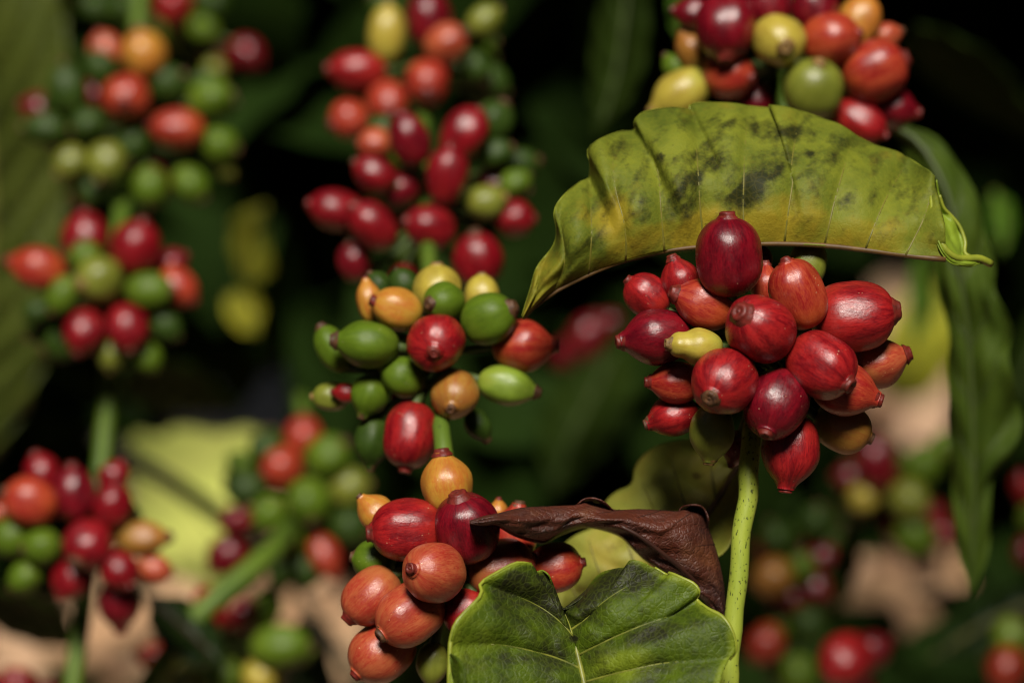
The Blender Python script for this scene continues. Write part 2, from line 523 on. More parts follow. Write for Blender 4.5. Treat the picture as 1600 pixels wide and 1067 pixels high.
# ------------------------------------------------------------------ cherries
def cherry_profile(kind):
    """list of (radius, z) from stem end to tip, unit length and width"""
    pts = []
    n = 26
    for i in range(n + 1):
        t = i / n
        th = math.pi * (1 - t)
        z = 0.5 * math.cos(th)
        r = 0.5 * math.sin(th) ** 0.92
        if kind == 'pointed' and z > 0:
            q = z / 0.5
            r = max(0.5 * (1 - q ** 2.0) ** 0.80, 0.0)
            z = z * 1.02
        elif kind == 'pear':
            q = (z + 0.5)
            r *= 1.0 - 0.22 * math.exp(-((q - 0.72) / 0.14) ** 2)
        elif kind == 'barrel':
            r = 0.5 * max(0, 1 - abs(2 * z) ** 2.5) ** 0.46
        if z > 0.34:                         # the skin draws out into a short neck below the tip
            r = max(r, 0.15 + 0.9 * max(0, 0.485 - z))
        if t > 0.9:
            r = max(r, 0.10)
        pts.append((r, z))
    pts[0] = (0.0, -0.475)
    pts[1] = (pts[1][0], pts[1][1] + 0.003)
    return pts


def cherry_mesh(kind, seed):
    prof = cherry_profile(kind)
    seg = 40
    vs, fs = [], []
    rnd = random.Random(seed)
    for (r, z) in prof:
        for k in range(seg):
            a = 2 * math.pi * k / seg
            lump = 1 + 0.075 * mnoise.noise(Vector((math.cos(a) * 1.3 + seed * 5, math.sin(a) * 1.3, z * 2.2))) \
                + 0.012 * mnoise.noise(Vector((math.cos(a) * 4 + seed, math.sin(a) * 4, z * 3)))
            flat = 1 - 0.05 * math.cos(2 * a)
            bend = 0.02 * (1 - (2 * z) ** 2) * (rnd.random() * 0 + (seed % 3 - 1))
            vs.append((r * lump * flat * math.cos(a) + bend, r * lump * math.sin(a), z))
    n = len(prof)
    for i in range(n - 1):
        for k in range(seg):
            k2 = (k + 1) % seg
            fs.append((i * seg + k, i * seg + k2, (i + 1) * seg + k2, (i + 1) * seg + k))
    fs.append(tuple((n - 1) * seg + k for k in range(seg)))
    me = bpy.data.meshes.new('cherry')
    me.from_pydata(vs, [], fs)
    me.polygons.foreach_set('use_smooth', [True] * len(me.polygons))
    me.materials.append(CM['red'])
    return me


def tip_mesh(seed, big=1.0):
    """the dry calyx nub: a neck, a worn rim and a sunken navel"""
    rnd = random.Random(seed * 31)
    fl = rnd.uniform(-0.012, 0.010)
    tall = rnd.uniform(0.6, 1.15)
    prof = [(0.185, 0.450), (0.158, 0.484), (0.134, 0.508)] + [(r, 0.515 + (z - 0.515) * tall) for r, z in (
        (0.120, 0.528), (0.117 + fl, 0.550), (0.110 + fl, 0.566), (0.090 + fl, 0.576), (0.066, 0.574), (0.048, 0.562), (0.028, 0.558), (0.020, 0.566), (0.0, 0.568))]
    lean = (rnd.uniform(-.12, .12), rnd.uniform(-.12, .12))
    seg = 16
    vs, fs = [], []
    for j, (r, z) in enumerate(prof):
        for k in range(seg):
            a = 2 * math.pi * k / seg
            l = 1 + 0.24 * mnoise.noise(Vector((math.cos(a) * 1.5 + seed * 3, math.sin(a) * 1.5, z * 9)))
            zz = z + 0.012 * mnoise.noise(Vector((math.cos(a) * 2, math.sin(a) * 2 + seed, 4))) * (j > 2)
            k_ = max(0, z - 0.5)
            vs.append((r * big * l * math.cos(a) + lean[0] * k_, r * big * l * math.sin(a) + lean[1] * k_, zz))
    for i in range(len(prof) - 1):
        for k in range(seg):
            k2 = (k + 1) % seg
            fs.append((i * seg + k, i * seg + k2, (i + 1) * seg + k2, (i + 1) * seg + k))
    me = bpy.data.meshes.new('calyx_tip')
    me.from_pydata(vs, [], fs)
    me.polygons.foreach_set('use_smooth', [True] * len(me.polygons))
    me.materials.append(TIPM['red'])
    return me


CHM = {k: [cherry_mesh(k, s) for s in range(1, 9)] for k in ('plain', 'pointed', 'pear', 'barrel')}
TPM = [tip_mesh(i, 0.78 + 0.07 * i) for i in range(6)]
COLOUR_WORDS = {'darkred': 'deep red ripe cherry', 'red': 'bright red cherry', 'crimson': 'crimson cherry', 'orangered': 'orange red cherry', 'orange': 'orange streaked cherry',
                'amber': 'yellow orange cherry', 'yellow': 'yellow cherry', 'ochre': 'brownish yellow cherry', 'olive': 'olive green cherry',
                'green': 'green unripe cherry', 'lime': 'pale green cherry', 'darkgreen': 'dark green unripe cherry'}


def cluster(label, depth, items, step=7.0, tight=0.88, grow=1.11, fill=0, group='coffee cherry clusters', stalk=None):
    """items: (px, py, width px, length px, tip angle deg, tip towards viewer -1..1, colour, layer, shape)"""
    root = thing('cherry_cluster', label, 'fruit cluster', group=group)
    depth = far(depth)
    rnd = random.Random(len(label) * 7 + int(items[0][0]))
    cx = sum(i[0] for i in items) / len(items)
    cy = sum(i[1] for i in items) / len(items)
    if fill:                                  # the crowd of dim unripe fruit at the back of the cluster
        sx = max(abs(i[0] - cx) for i in items)
        sy = max(abs(i[1] - cy) for i in items)
        items = list(items)
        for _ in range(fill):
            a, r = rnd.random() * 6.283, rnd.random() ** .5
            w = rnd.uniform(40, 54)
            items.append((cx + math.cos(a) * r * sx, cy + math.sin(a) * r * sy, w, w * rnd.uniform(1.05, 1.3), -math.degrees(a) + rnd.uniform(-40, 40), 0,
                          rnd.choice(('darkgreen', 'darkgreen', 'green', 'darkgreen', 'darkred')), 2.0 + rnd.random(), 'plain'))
    placed = []
    for it in sorted(items, key=lambda i: (i[7], math.hypot(i[0] - cx, i[1] - cy))):
        px, py, w, l, ang, tz, colr, lay = it[:8]
        w, l = w * grow, l * (grow - .01)
        shape = it[8] if len(it) > 8 else ('pointed' if tz < 0.5 and w < l * 0.93 else 'plain')
        mm = K * depth                       # metres per px in this cluster
        rr = math.hypot(px - cx, py - cy) * mm
        z = lay * step / 1000 + rr * rr * 6.0
        ca, sa = math.cos(R(ang)), math.sin(R(ang))
        h = math.sqrt(max(0, 1 - tz * tz))
        ax = Vector((ca * h, sa * h, -tz))   # right, up, away
        rad = w * mm / 2
        half = max(0.0, l * mm / 2 - rad * 0.97)
        c2 = Vector((px * mm, -py * mm, 0))
        sph = [c2 + ax * (half * s) for s in (-1, 0, 1)]
        for (oz, orad, osph) in placed:
            Rr = (rad + orad) * tight
            for s in sph:
                for q in osph:
                    d2 = (s.x - q.x) ** 2 + (s.y - q.y) ** 2
                    if d2 < Rr * Rr:
                        z = max(z, oz + q.z + math.sqrt(Rr * Rr - d2) - s.z)
        z = min(z, 0.075)
        placed.append((z, rad, sph))
        d = depth + z
        sc_ = K * d
        ax_w = (RIGHT * ax.x + UP * ax.y + FWD * ax.z).normalized()
        roll = rnd.random() * 6.28
        q = ax_w.to_track_quat('Z', 'Y')
        o = bpy.data.objects.new('cherry', rnd.choice(CHM[shape]))
        COL.objects.link(o)
        o.parent = root
        o.rotation_mode = 'QUATERNION'
        o.rotation_quaternion = q @ Matrix.Rotation(roll, 3, 'Z').to_quaternion()
        o.location = P0(px, py, d)
        o.scale = (w * sc_, w * sc_, l * sc_)
        o.material_slots[0].link = 'OBJECT'
        o.material_slots[0].material = CM[colr]
        same = sum(1 for i in items if i[6] == colr)
        if same <= 2 and len(items) > 4:
            o['label'] = COLOUR_WORDS[colr]
        t = bpy.data.objects.new('calyx_tip', rnd.choice(TPM))
        COL.objects.link(t)
        t.parent = o
        t.material_slots[0].link = 'OBJECT'
        tk = {'darkred': 'red', 'crimson': 'red', 'red': 'red', 'orangered': 'red', 'orange': 'red', 'amber': 'red', 'yellow': 'tan', 'ochre': 'brown', 'olive': 'tan'}.get(colr, 'brown')
        if rnd.random() < 0.2 and tk == 'red':
            tk = 'brown'
        t.material_slots[0].material = TIPM[tk]
    # short stalks from every stem end into the heart of the cluster
    zs = [p[0] for p in placed]
    heart = depth + sum(zs) / len(zs) + 0.006
    parts = []
    for ch in [c for c in root.children if c.name.startswith('cherry')]:
        ax_w = ch.rotation_quaternion @ Vector((0, 0, 1))
        b = ch.location - ax_w * (ch.scale.z * 0.47)
        rel = b - CAM
        d = rel.dot(FWD)
        py = 533.5 - rel.dot(UP) / (K * d)
        tgt = P0(cx if stalk is None else stalk, cy + (py - cy) * 0.35, heart)
        mid = b.lerp(tgt, 0.5) - ax_w * 0.001
        if (b - tgt).length > 0.03:
            tgt = b.lerp(tgt, 0.03 / (b - tgt).length)
            mid = b.lerp(tgt, 0.5)
        parts.append(tube_data(catmull([b + ax_w * 0.0005, mid, tgt], 6), [0.0011, 0.001, 0.001, 0.001, 0.0011, 0.0013], 6))
    V, F = join_data(parts)
    mesh_obj('pedicels', V, F, PEDM, root)
    return root


cluster('sharp round cluster of mostly red cherries right under the mottled arching leaf', .452, [
    (1138, 402, 96, 118, 92, .15, 'darkred', .5, 'barrel'), (1064, 440, 58, 74, 110, .1, 'red', 1.6), (1011, 463, 62, 72, 140, .0, 'red', 2.0, 'barrel'),
    (1100, 475, 74, 96, 160, .15, 'orangered', .9), (1025, 526, 84, 106, 188, .1, 'darkred', 1.3), (1087, 541, 56, 82, 175, .2, 'yellow', .3, 'pear'),
    (1188, 514, 100, 114, 145, .72, 'red', 0, 'plain'), (1248, 460, 78, 106, 112, .15, 'orangered', .35, 'barrel'), (1197, 447, 48, 66, 92, 0, 'orangered', 2),
    (1262, 412, 58, 70, 80, 0, 'olive', 3, 'plain'), (1332, 493, 102, 124, 6, .1, 'red', .7, 'barrel'), (1373, 567, 74, 88, 18, .05, 'orange', 1.9),
    (1283, 570, 92, 106, -38, .5, 'red', .1, 'barrel'), (1320, 608, 82, 102, -18, .15, 'orangered', 1.1), (1316, 667, 72, 86, -22, .0, 'ochre', 2.0, 'barrel'),
    (1132, 597, 96, 108, 222, .8, 'red', 0, 'plain'), (1214, 631, 98, 110, 245, .55, 'darkred', .3, 'plain'), (1236, 704, 86, 112, 262, .05, 'red', .8),
    (1114, 676, 70, 86, 262, .0, 'olive', 1.4), (1055, 597, 62, 80, 180, .05, 'orangered', 1.7), (1051, 650, 62, 78, 198, 0, 'red', 2.1),
    (1152, 700, 44, 54, 250, 0, 'darkred', 3), (1190, 405, 34, 44, 90, 0, 'darkred', 3.5)], stalk=1182, grow=1.08, tight=.84)

cluster('sharp cluster of orange streaked cherries left of the glossy green leaf', .462, [
    (697, 756, 81, 94, 98, .0, 'amber', 1.3), (729, 825, 97, 106, 104, .35, 'darkred', .25, 'barrel'), (637, 828, 92, 110, 184, .1, 'red', .7, 'barrel'),
    (588, 802, 54, 68, 135, 0, 'amber', 1.8), (679, 893, 90, 104, 165, .78, 'orange', 0, 'plain'), (783, 887, 84, 104, 15, -.3, 'orange', .25, 'barrel'),
    (803, 835, 70, 92, 80, 0, 'orangered', 1.6), (866, 887, 76, 84, 12, .1, 'orangered', .3, 'barrel'), (580, 930, 76, 96, 226, .1, 'orange', 1.0, 'barrel'),
    (641, 960, 90, 108, 214, .35, 'orange', .2, 'barrel'), (597, 1016, 90, 106, 222, .25, 'orange', .5, 'barrel'), (728, 957, 68, 72, 250, 0, 'red', 1.1, 'plain'),
    (585, 876, 62, 66, 170, 0, 'green', 2.2, 'plain'), (676, 1037, 48, 68, 265, 0, 'olive', 1.8), (779, 800, 30, 40, 90, 0, 'amber', 2.4)], stalk=698, grow=1.06)

cluster('soft cluster of mixed green, yellow and red cherries above the orange cluster', .488, [
    (573, 537, 70, 96, 174, .1, 'green', .5), (521, 545, 48, 76, 120, 0, 'green', 1.6, 'plain'), (576, 470, 40, 66, 98, 0, 'amber', 1.4),
    (621, 483, 62, 76, 160, .2, 'amber', .8, 'plain'), (684, 454, 72, 76, 92, 0, 'yellow', 1.6, 'plain'), (694, 471, 59, 62, 190, .7, 'green', .5, 'plain'),
    (753, 464, 56, 66, 90, 0, 'yellow', 1.8, 'plain'), (763, 498, 76, 84, 25, .3, 'green', .4, 'plain'), (682, 537, 86, 84, 260, .95, 'red', 0, 'plain'),
    (818, 540, 76, 94, 0, .05, 'orangered', .8), (793, 603, 58, 90, -12, .05, 'lime', .9), (711, 616, 71, 78, 255, .85, 'ochre', .4, 'plain'),
    (628, 588, 62, 72, 150, .2, 'green', .7), (578, 618, 56, 66, 250, .1, 'green', .8), (540, 614, 28, 40, 175, 0, 'red', 1.8), (517, 620, 42, 54, 180, 0, 'olive', 2.4, 'plain'),
    (641, 680, 80, 100, 262, .15, 'red', .4, 'barrel'), (582, 690, 54, 78, 265, 0, 'darkgreen', 1.5), (748, 664, 40, 52, 300, 0, 'darkgreen', 1.6)], stalk=690, fill=5, grow=1.07)

cluster('blurred cluster of red, orange and yellow cherries above the arching leaf', .515, [
    (1135, 42, 88, 98, 268, .3, 'darkred', .1, 'plain'), (1086, 22, 46, 64, 170, 0, 'darkred', 1.2), (1081, 80, 46, 66, 118, .1, 'ochre', .9),
    (1138, 116, 70, 76, -15, .5, 'orangered', .3, 'plain'), (1217, 63, 76, 86, 290, .93, 'yellow', 0, 'plain'), (1271, 140, 88, 90, 82, .65, 'olive', .1, 'plain'),
    (1297, 62, 78, 86, 10, .35, 'orangered', .3, 'plain'), (1342, 34, 62, 78, 70, 0, 'amber', 1.0, 'plain'), (1386, 57, 38, 46, 20, 0, 'orange', 1.4),
    (1366, 112, 86, 94, 22, .2, 'orangered', .5, 'barrel'), (1396, 171, 60, 70, -10, .1, 'darkred', 1.2), (1343, 190, 58, 80, -30, .15, 'red', .7, 'barrel'),
    (1062, 146, 68, 94, 215, .0, 'yellow', .8), (1054, 105, 34, 44, 130, 0, 'green', 1.8), (1200, 6, 66, 74, 100, 0, 'darkred', .9, 'plain'),
    (1273, 14, 66, 72, 80, 0, 'darkred', .9, 'plain'), (1182, 162, 52, 62, 260, 0, 'darkred', 1.6)], stalk=1230, fill=5)

cluster('blurred tall cluster of deep red cherries at the top of the middle column', .545, [
    (640, 219, 58, 80, 108, .2, 'darkred', .4, 'plain'), (725, 210, 64, 84, 55, .1, 'crimson', .3, 'plain'), (698, 275, 60, 84, 82, .2, 'crimson', 0, 'plain'),
    (586, 272, 52, 66, 150, .1, 'crimson', .5, 'plain'), (626, 298, 52, 56, 200, .5, 'darkred', .6, 'plain'), (526, 328, 60, 80, 168, .1, 'crimson', .4, 'plain'),
    (582, 353, 60, 80, 135, .2, 'crimson', 0, 'plain'), (672, 356, 62, 74, 165, .3, 'crimson', .1, 'plain'), (746, 407, 72, 82, 95, .3, 'crimson', .2, 'plain'),
    (553, 409, 46, 56, 100, .2, 'darkred', .7, 'plain'), (586, 226, 48, 50, 180, .2, 'orange', 1.2, 'plain'), (772, 190, 58, 62, 60, 0, 'darkgreen', 1.6, 'plain'),
    (774, 240, 42, 52, 20, 0, 'darkgreen', 1.6, 'plain'), (759, 315, 52, 58, 10, .1, 'olive', .9, 'plain'), (805, 287, 42, 48, 30, 0, 'green', 1.6, 'plain'),
    (803, 342, 52, 58, 0, .1, 'crimson', 1.2, 'plain'), (630, 438, 42, 46, 260, .2, 'darkred', 1.0, 'plain')], group='coffee cherry clusters', stalk=665, fill=10)
cluster('blurred orange and yellow cherries at the top edge above the deep red cluster', .575, [
    (604, 55, 56, 84, 85, .1, 'yellow', .5, 'plain'), (672, 32, 66, 84, 95, .2, 'darkred', .5, 'plain'), (697, 69, 56, 66, 30, .3, 'orange', .2, 'plain'),
    (559, 110, 58, 82, 178, .1, 'red', .3, 'plain'), (667, 129, 66, 70, 280, .8, 'orangered', 0, 'plain'), (605, 158, 58, 64, 285, .7, 'orangered', 0, 'plain'),
    (546, 187, 56, 58, 200, .4, 'orangered', .3, 'plain'), (745, 105, 42, 48, 300, 0, 'darkgreen', 1.2, 'plain'), (757, 34, 44, 54, 40, 0, 'olive', 1.4, 'plain'),
    (740, 60, 36, 44, 20, 0, 'green', 1.8, 'plain')], stalk=670, fill=8)

cluster('blurred mostly green cluster at the top of the left column', .605, [
    (225, 86, 66, 70, 100, .2, 'amber', .3, 'plain'), (166, 81, 50, 56, 110, .1, 'orange', .9, 'plain'), (197, 152, 68, 70, 280, .93, 'orangered', 0, 'plain'),
    (278, 201, 56, 76, 178, .1, 'orangered', .2, 'plain'), (107, 142, 56, 76, 100, .1, 'darkgreen', .6, 'plain'), (158, 107, 46, 52, 120, .1, 'darkgreen', .8, 'plain'),
    (261, 132, 54, 58, 30, .2, 'darkgreen', .7, 'plain'), (329, 155, 58, 66, 10, .1, 'green', .7, 'plain'), (73, 203, 50, 66, 175, .1, 'darkgreen', .9, 'plain'),
    (138, 195, 48, 52, 200, .3, 'darkgreen', .6, 'plain'), (110, 253, 46, 50, 230, .2, 'olive', .6, 'plain'), (166, 253, 54, 58, 250, .3, 'olive', .2, 'plain'),
    (208, 226, 48, 54, 260, .3, 'darkgreen', .5, 'plain'), (343, 226, 50, 54, 340, .1, 'green', .8, 'plain'), (233, 292, 54, 58, 270, .2, 'green', .5, 'plain'),
    (298, 287, 50, 58, 310, .1, 'green', .7, 'plain'), (143, 300, 38, 44, 250, 0, 'darkgreen', 1.2, 'plain'), (121, 300, 26, 40, 270, 0, 'red', 1.6, 'plain'),
    (351, 264, 26, 32, 320, 0, 'olive', 1.2, 'plain')], stalk=205, fill=16)
cluster('blurred red and green cluster on the left with an olive cherry in front', .575, [
    (135, 374, 68, 78, 95, .1, 'crimson', .6, 'plain'), (211, 387, 72, 80, 70, .2, 'crimson', .4, 'plain'), (59, 420, 62, 84, 165, .05, 'orangered', .6, 'pointed'),
    (155, 436, 68, 68, 200, .7, 'olive', 0, 'plain'), (135, 402, 46, 50, 120, .3, 'green', .3, 'plain'), (98, 461, 44, 58, 240, .1, 'green', .4, 'plain'),
    (233, 454, 52, 68, 0, .1, 'green', .3, 'plain'), (278, 447, 52, 66, 315, .1, 'orangered', .7, 'plain'), (132, 518, 60, 66, 255, .3, 'crimson', .2, 'plain'),
    (199, 512, 58, 70, 280, .3, 'crimson', .2, 'plain'), (174, 554, 40, 46, 265, .1, 'olive', .9, 'plain'), (230, 557, 40, 48, 300, .1, 'green', .9, 'plain'),
    (259, 509, 44, 52, 320, .1, 'darkgreen', .9, 'plain'), (60, 486, 40, 44, 200, 0, 'darkgreen', 1.2, 'plain'), (268, 412, 42, 48, 30, 0, 'darkred', 1.5, 'plain')], stalk=172, fill=10)
cluster('blurred dark red cluster at lower left with an ochre cherry at its right', .555, [
    (48, 784, 72, 80, 160, .2, 'orangered', .3, 'plain'), (67, 741, 52, 62, 110, .1, 'crimson', .8, 'plain'), (116, 773, 60, 82, 95, .1, 'darkred', .6, 'plain'),
    (178, 745, 46, 50, 60, .1, 'crimson', .8, 'plain'), (176, 790, 54, 66, 80, .2, 'crimson', .4, 'plain'), (138, 850, 72, 72, 240, .6, 'crimson', 0, 'plain'),
    (114, 901, 56, 68, 240, .3, 'crimson', .3, 'plain'), (186, 891, 56, 60, 310, .4, 'crimson', .2, 'plain'), (224, 840, 50, 76, 2, .05, 'ochre', .7, 'pointed'),
    (240, 890, 44, 52, 350, .1, 'orange', .8, 'plain'), (66, 854, 52, 54, 190, .2, 'green', .4, 'plain'), (19, 838, 58, 62, 190, .1, 'green', .8, 'plain'),
    (40, 902, 46, 52, 220, .1, 'green', .7, 'plain'), (185, 942, 64, 76, 275, .0, 'darkred', 1.3, 'pointed'), (2, 800, 32, 40, 180, 0, 'orange', 1.2, 'plain')], stalk=140, fill=8)
cluster('blurred green cluster with two orange red cherries right of the sunlit yellow leaf', .615, [
    (475, 683, 56, 60, 90, .1, 'orangered', .6, 'plain'), (441, 730, 58, 60, 200, .5, 'orangered', .2, 'plain'), (513, 713, 62, 64, 40, .2, 'green', .4, 'plain'),
    (418, 704, 50, 54, 140, .1, 'darkgreen', .8, 'plain'), (385, 763, 50, 60, 180, .1, 'darkgreen', .5, 'plain'), (482, 782, 62, 66, 280, .4, 'green', .1, 'plain'),
    (420, 802, 50, 54, 230, .2, 'green', .4, 'plain'), (370, 813, 44, 50, 190, .1, 'darkred', .8, 'plain'), (459, 841, 36, 38, 260, .2, 'green', .6, 'plain'),
    (508, 869, 44, 70, 298, .1, 'orangered', .5, 'pointed'), (475, 892, 48, 54, 260, .1, 'darkgreen', .9, 'plain'), (545, 762, 56, 60, 10, .1, 'olive', .9, 'plain'),
    (546, 823, 56, 60, 340, .1, 'darkgreen', .8, 'plain'), (356, 866, 56, 62, 220, 0, 'darkred', 1.2, 'plain')], stalk=475, fill=10)
cluster('blurred cluster cut by the bottom edge with one large green cherry', .60, [
    (328, 950, 48, 68, 110, .1, 'red', .4, 'plain'), (380, 961, 44, 50, 60, .1, 'darkred', .6, 'plain'), (413, 956, 44, 60, 50, .1, 'green', .7, 'plain'),
    (437, 1008, 62, 86, 5, .1, 'green', .2, 'plain'), (406, 1056, 52, 54, 300, .4, 'yellow', .4, 'plain'), (290, 1066, 54, 56, 230, .3, 'olive', .3, 'plain'),
    (354, 1056, 44, 58, 260, .2, 'green', .5, 'plain'), (242, 1026, 40, 52, 170, .1, 'orangered', .7, 'plain')], stalk=350, fill=9)
cluster('blurred red cherries poking in at the bottom left corner', .60, [
    (28, 1074, 54, 60, 120, .2, 'red', .2, 'plain'), (70, 1092, 50, 56, 40, .2, 'darkred', .4, 'plain'), (-10, 1086, 50, 54, 160, .2, 'red', .5, 'plain')], stalk=40)
cluster('blurred dim cluster with a dark red and a yellow cherry below the pale ground', .66, [
    (1370, 724, 58, 78, 100, .2, 'darkred', .2, 'plain'), (1350, 776, 44, 46, 230, .4, 'yellow', .3, 'plain'), (1420, 781, 56, 60, 320, .3, 'olive', .2, 'plain'),
    (1428, 837, 58, 64, 300, .2, 'green', .5, 'plain'), (1440, 726, 58, 62, 30, .1, 'green', .7, 'plain'), (1474, 698, 40, 50, 40, .1, 'green', 1.0, 'plain'),
    (1472, 832, 36, 44, 340, .1, 'crimson', 1.0, 'plain'), (1330, 745, 40, 50, 180, 0, 'darkred', 1.2, 'plain')], stalk=1400, fill=14)
cluster('blurred dim cluster of ochre, green and dark red cherries just right of the pale stem', .64, [
    (1208, 901, 56, 62, 200, .3, 'ochre', .2, 'plain'), (1254, 885, 40, 46, 100, .2, 'green', .3, 'plain'), (1284, 872, 38, 44, 40, .1, 'darkred', .6, 'plain'),
    (1275, 917, 40, 46, 330, .2, 'darkred', .4, 'plain'), (1274, 816, 46, 52, 80, .1, 'darkgreen', .8, 'plain'), (1196, 1004, 52, 60, 230, .2, 'orangered', .4, 'plain'),
    (1246, 1052, 52, 58, 270, .2, 'green', .3, 'plain'), (1264, 976, 50, 54, 300, .1, 'darkgreen', .7, 'plain'), (1212, 840, 44, 50, 110, 0, 'darkgreen', 1.0, 'plain')], stalk=1240, fill=12)
cluster('blurred pair of dark red cherries against the ground at bottom right', .60, [
    (1322, 1030, 76, 84, 220, .5, 'red', .2, 'plain'), (1358, 1018, 56, 66, 30, .2, 'darkred', .6, 'plain'), (1340, 1085, 60, 66, 280, .1, 'darkred', .8, 'plain')], stalk=1335, fill=5)
cluster('blurred green cherry over a red one at the right edge near the bottom', .62, [
    (1580, 993, 54, 58, 60, .3, 'lime', .3, 'plain'), (1574, 1044, 58, 66, 250, .2, 'orangered', .2, 'plain'), (1618, 1020, 56, 60, 0, .2, 'green', .6, 'plain')], stalk=1600, fill=4)
cluster('blurred sliver of dim red cherries halfway down the right edge', .66, [
    (1600, 762, 34, 48, 100, .2, 'red', .2, 'plain'), (1602, 862, 34, 44, 260, .2, 'darkred', .4, 'plain'), (1622, 810, 50, 56, 0, .2, 'green', .4, 'plain')], stalk=1620)
cluster('very blurred dim red cherries behind the tip of the arching leaf', .70, [
    (918, 528, 56, 70, 60, .2, 'darkred', .2, 'plain'), (890, 552, 44, 50, 220, .1, 'darkred', .5, 'plain'), (950, 505, 30, 40, 30, .1, 'darkred', .8, 'plain')], stalk=915)
cluster('very blurred dim red and green cherries along the top edge at left', .68, [
    (270, 8, 56, 60, 60, .2, 'red', .2, 'plain'), (149, 12, 42, 48, 150, .1, 'darkgreen', .5, 'plain'), (194, 12, 40, 46, 100, .1, 'darkgreen', .5, 'plain'),
    (318, 46, 38, 44, 330, .1, 'green', .6, 'plain'), (386, 84, 44, 50, 320, .1, 'darkred', .5, 'plain'), (335, 112, 32, 36, 260, .1, 'olive', .8, 'plain')], stalk=270, fill=10)

# ------------------------------------------------------------------ leaves
def blade(name, parent, mid, edge, nu, nv, mat, bulge=0.0, ripple=(0, 0, 0), quilt=0.0, nveins=9, slant=0.1, marks=None, thick=0.00028, edge_wave=0.0, seed=0.0):
    """half of a leaf: a grid from the midrib curve to the margin curve, both (px, py, depth)
    bulge pulls the middle towards the viewer; quilt raises the blade between its side veins"""
    A = catmull([P(*p) for p in mid], nu)
    B = catmull([P(*p) for p in edge], nu)
    vs, uvs, cols = [], [], []
    for j in range(nv):
        v = j / (nv - 1)
        for i in range(nu):
            u = i / (nu - 1)
            p = A[i].lerp(B[i], v)
            off = -bulge * math.sin(math.pi * min(1, v * 0.95)) * math.sin(math.pi * (0.1 + 0.8 * u))
            ph = ((u + slant * v) * nveins) % 1.0
            off -= quilt * (abs(math.sin(math.pi * ph)) ** 0.7) * min(1, v * 5) * (1 - 0.3 * v)
            off += ripple[0] * math.sin(u * ripple[1] + ripple[2]) * v ** 1.5
            off += edge_wave * math.sin((u + slant * v) * nveins * 2 * math.pi + seed) * v ** 3
            off += 0.0012 * mnoise.noise(Vector((u * 5 + seed, v * 4, seed)))
            p = p + FWD * off
            vs.append(p)
            uvs.append((u, v))
            rel = p - CAM
            d = rel.dot(FWD)
            X, Y = 800 + rel.x / (K * d), 533.5 - rel.dot(UP) / (K * d)
            cols.append(marks(X, Y, u, v) if marks else (0, 0, 0, 1))
    fs = [(j * nu + i, j * nu + i + 1, (j + 1) * nu + i + 1, (j + 1) * nu + i) for j in range(nv - 1) for i in range(nu - 1)]
    o = mesh_obj(name, vs, fs, mat, parent, uvs=uvs, cols=cols)
    md = o.modifiers.new('thickness', 'SOLIDIFY')
    md.thickness = thick
    md.offset = 0
    o['grid'] = (nu, nv)

    def at(u, v):
        x, y = max(0, min(nu - 1.001, u * (nu - 1))), max(0, min(nv - 1.001, v * (nv - 1)))
        i, j = int(x), int(y)
        a, b = x - i, y - j
        return (vs[j * nu + i].lerp(vs[j * nu + i + 1], a)).lerp(vs[(j + 1) * nu + i].lerp(vs[(j + 1) * nu + i + 1], a), b)
    return o, at


def veins(parent, at, us, slant, mat, r0=0.00045, vmax=0.9, lift=0.0, curve=0.0, vmin=0.0):
    for u0 in us:
        pts = []
        for k in range(14):
            v = vmin + (vmax - vmin) * k / 13
            u = u0 - slant * v - curve * v * v
            if not 0.005 < u < 0.995:
                break
            pts.append(at(u, v) - FWD * lift)
        if len(pts) < 4:
            continue
        n = len(pts)
        V, F = tube_data(pts, [r0 * (1 - 0.8 * i / (n - 1)) for i in range(n)], 6)
        mesh_obj('vein', V, F, mat, parent)


def rib(name, parent, pts, r0, r1, mat, lift=0.0, n=30):
    path = [p - FWD * lift for p in catmull([P(*p) for p in pts], n)]
    V, F = tube_data(path, [r0 + (r1 - r0) * i / (n - 1) for i in range(n)], 8)
    return mesh_obj(name, V, F, mat, parent)


def blob(X, Y, cx, cy, rx, ry, ang=0):
    a = R(ang)
    dx, dy = X - cx, Y - cy
    x, y = dx * math.cos(a) - dy * math.sin(a), dx * math.sin(a) + dy * math.cos(a)
    return math.exp(-((x / rx) ** 2 + (y / ry) ** 2))


def fb(X, Y, s, o=0.0):
    return mnoise.fractal(Vector((X * s, Y * s, o)), 1.0, 2.0, 4)


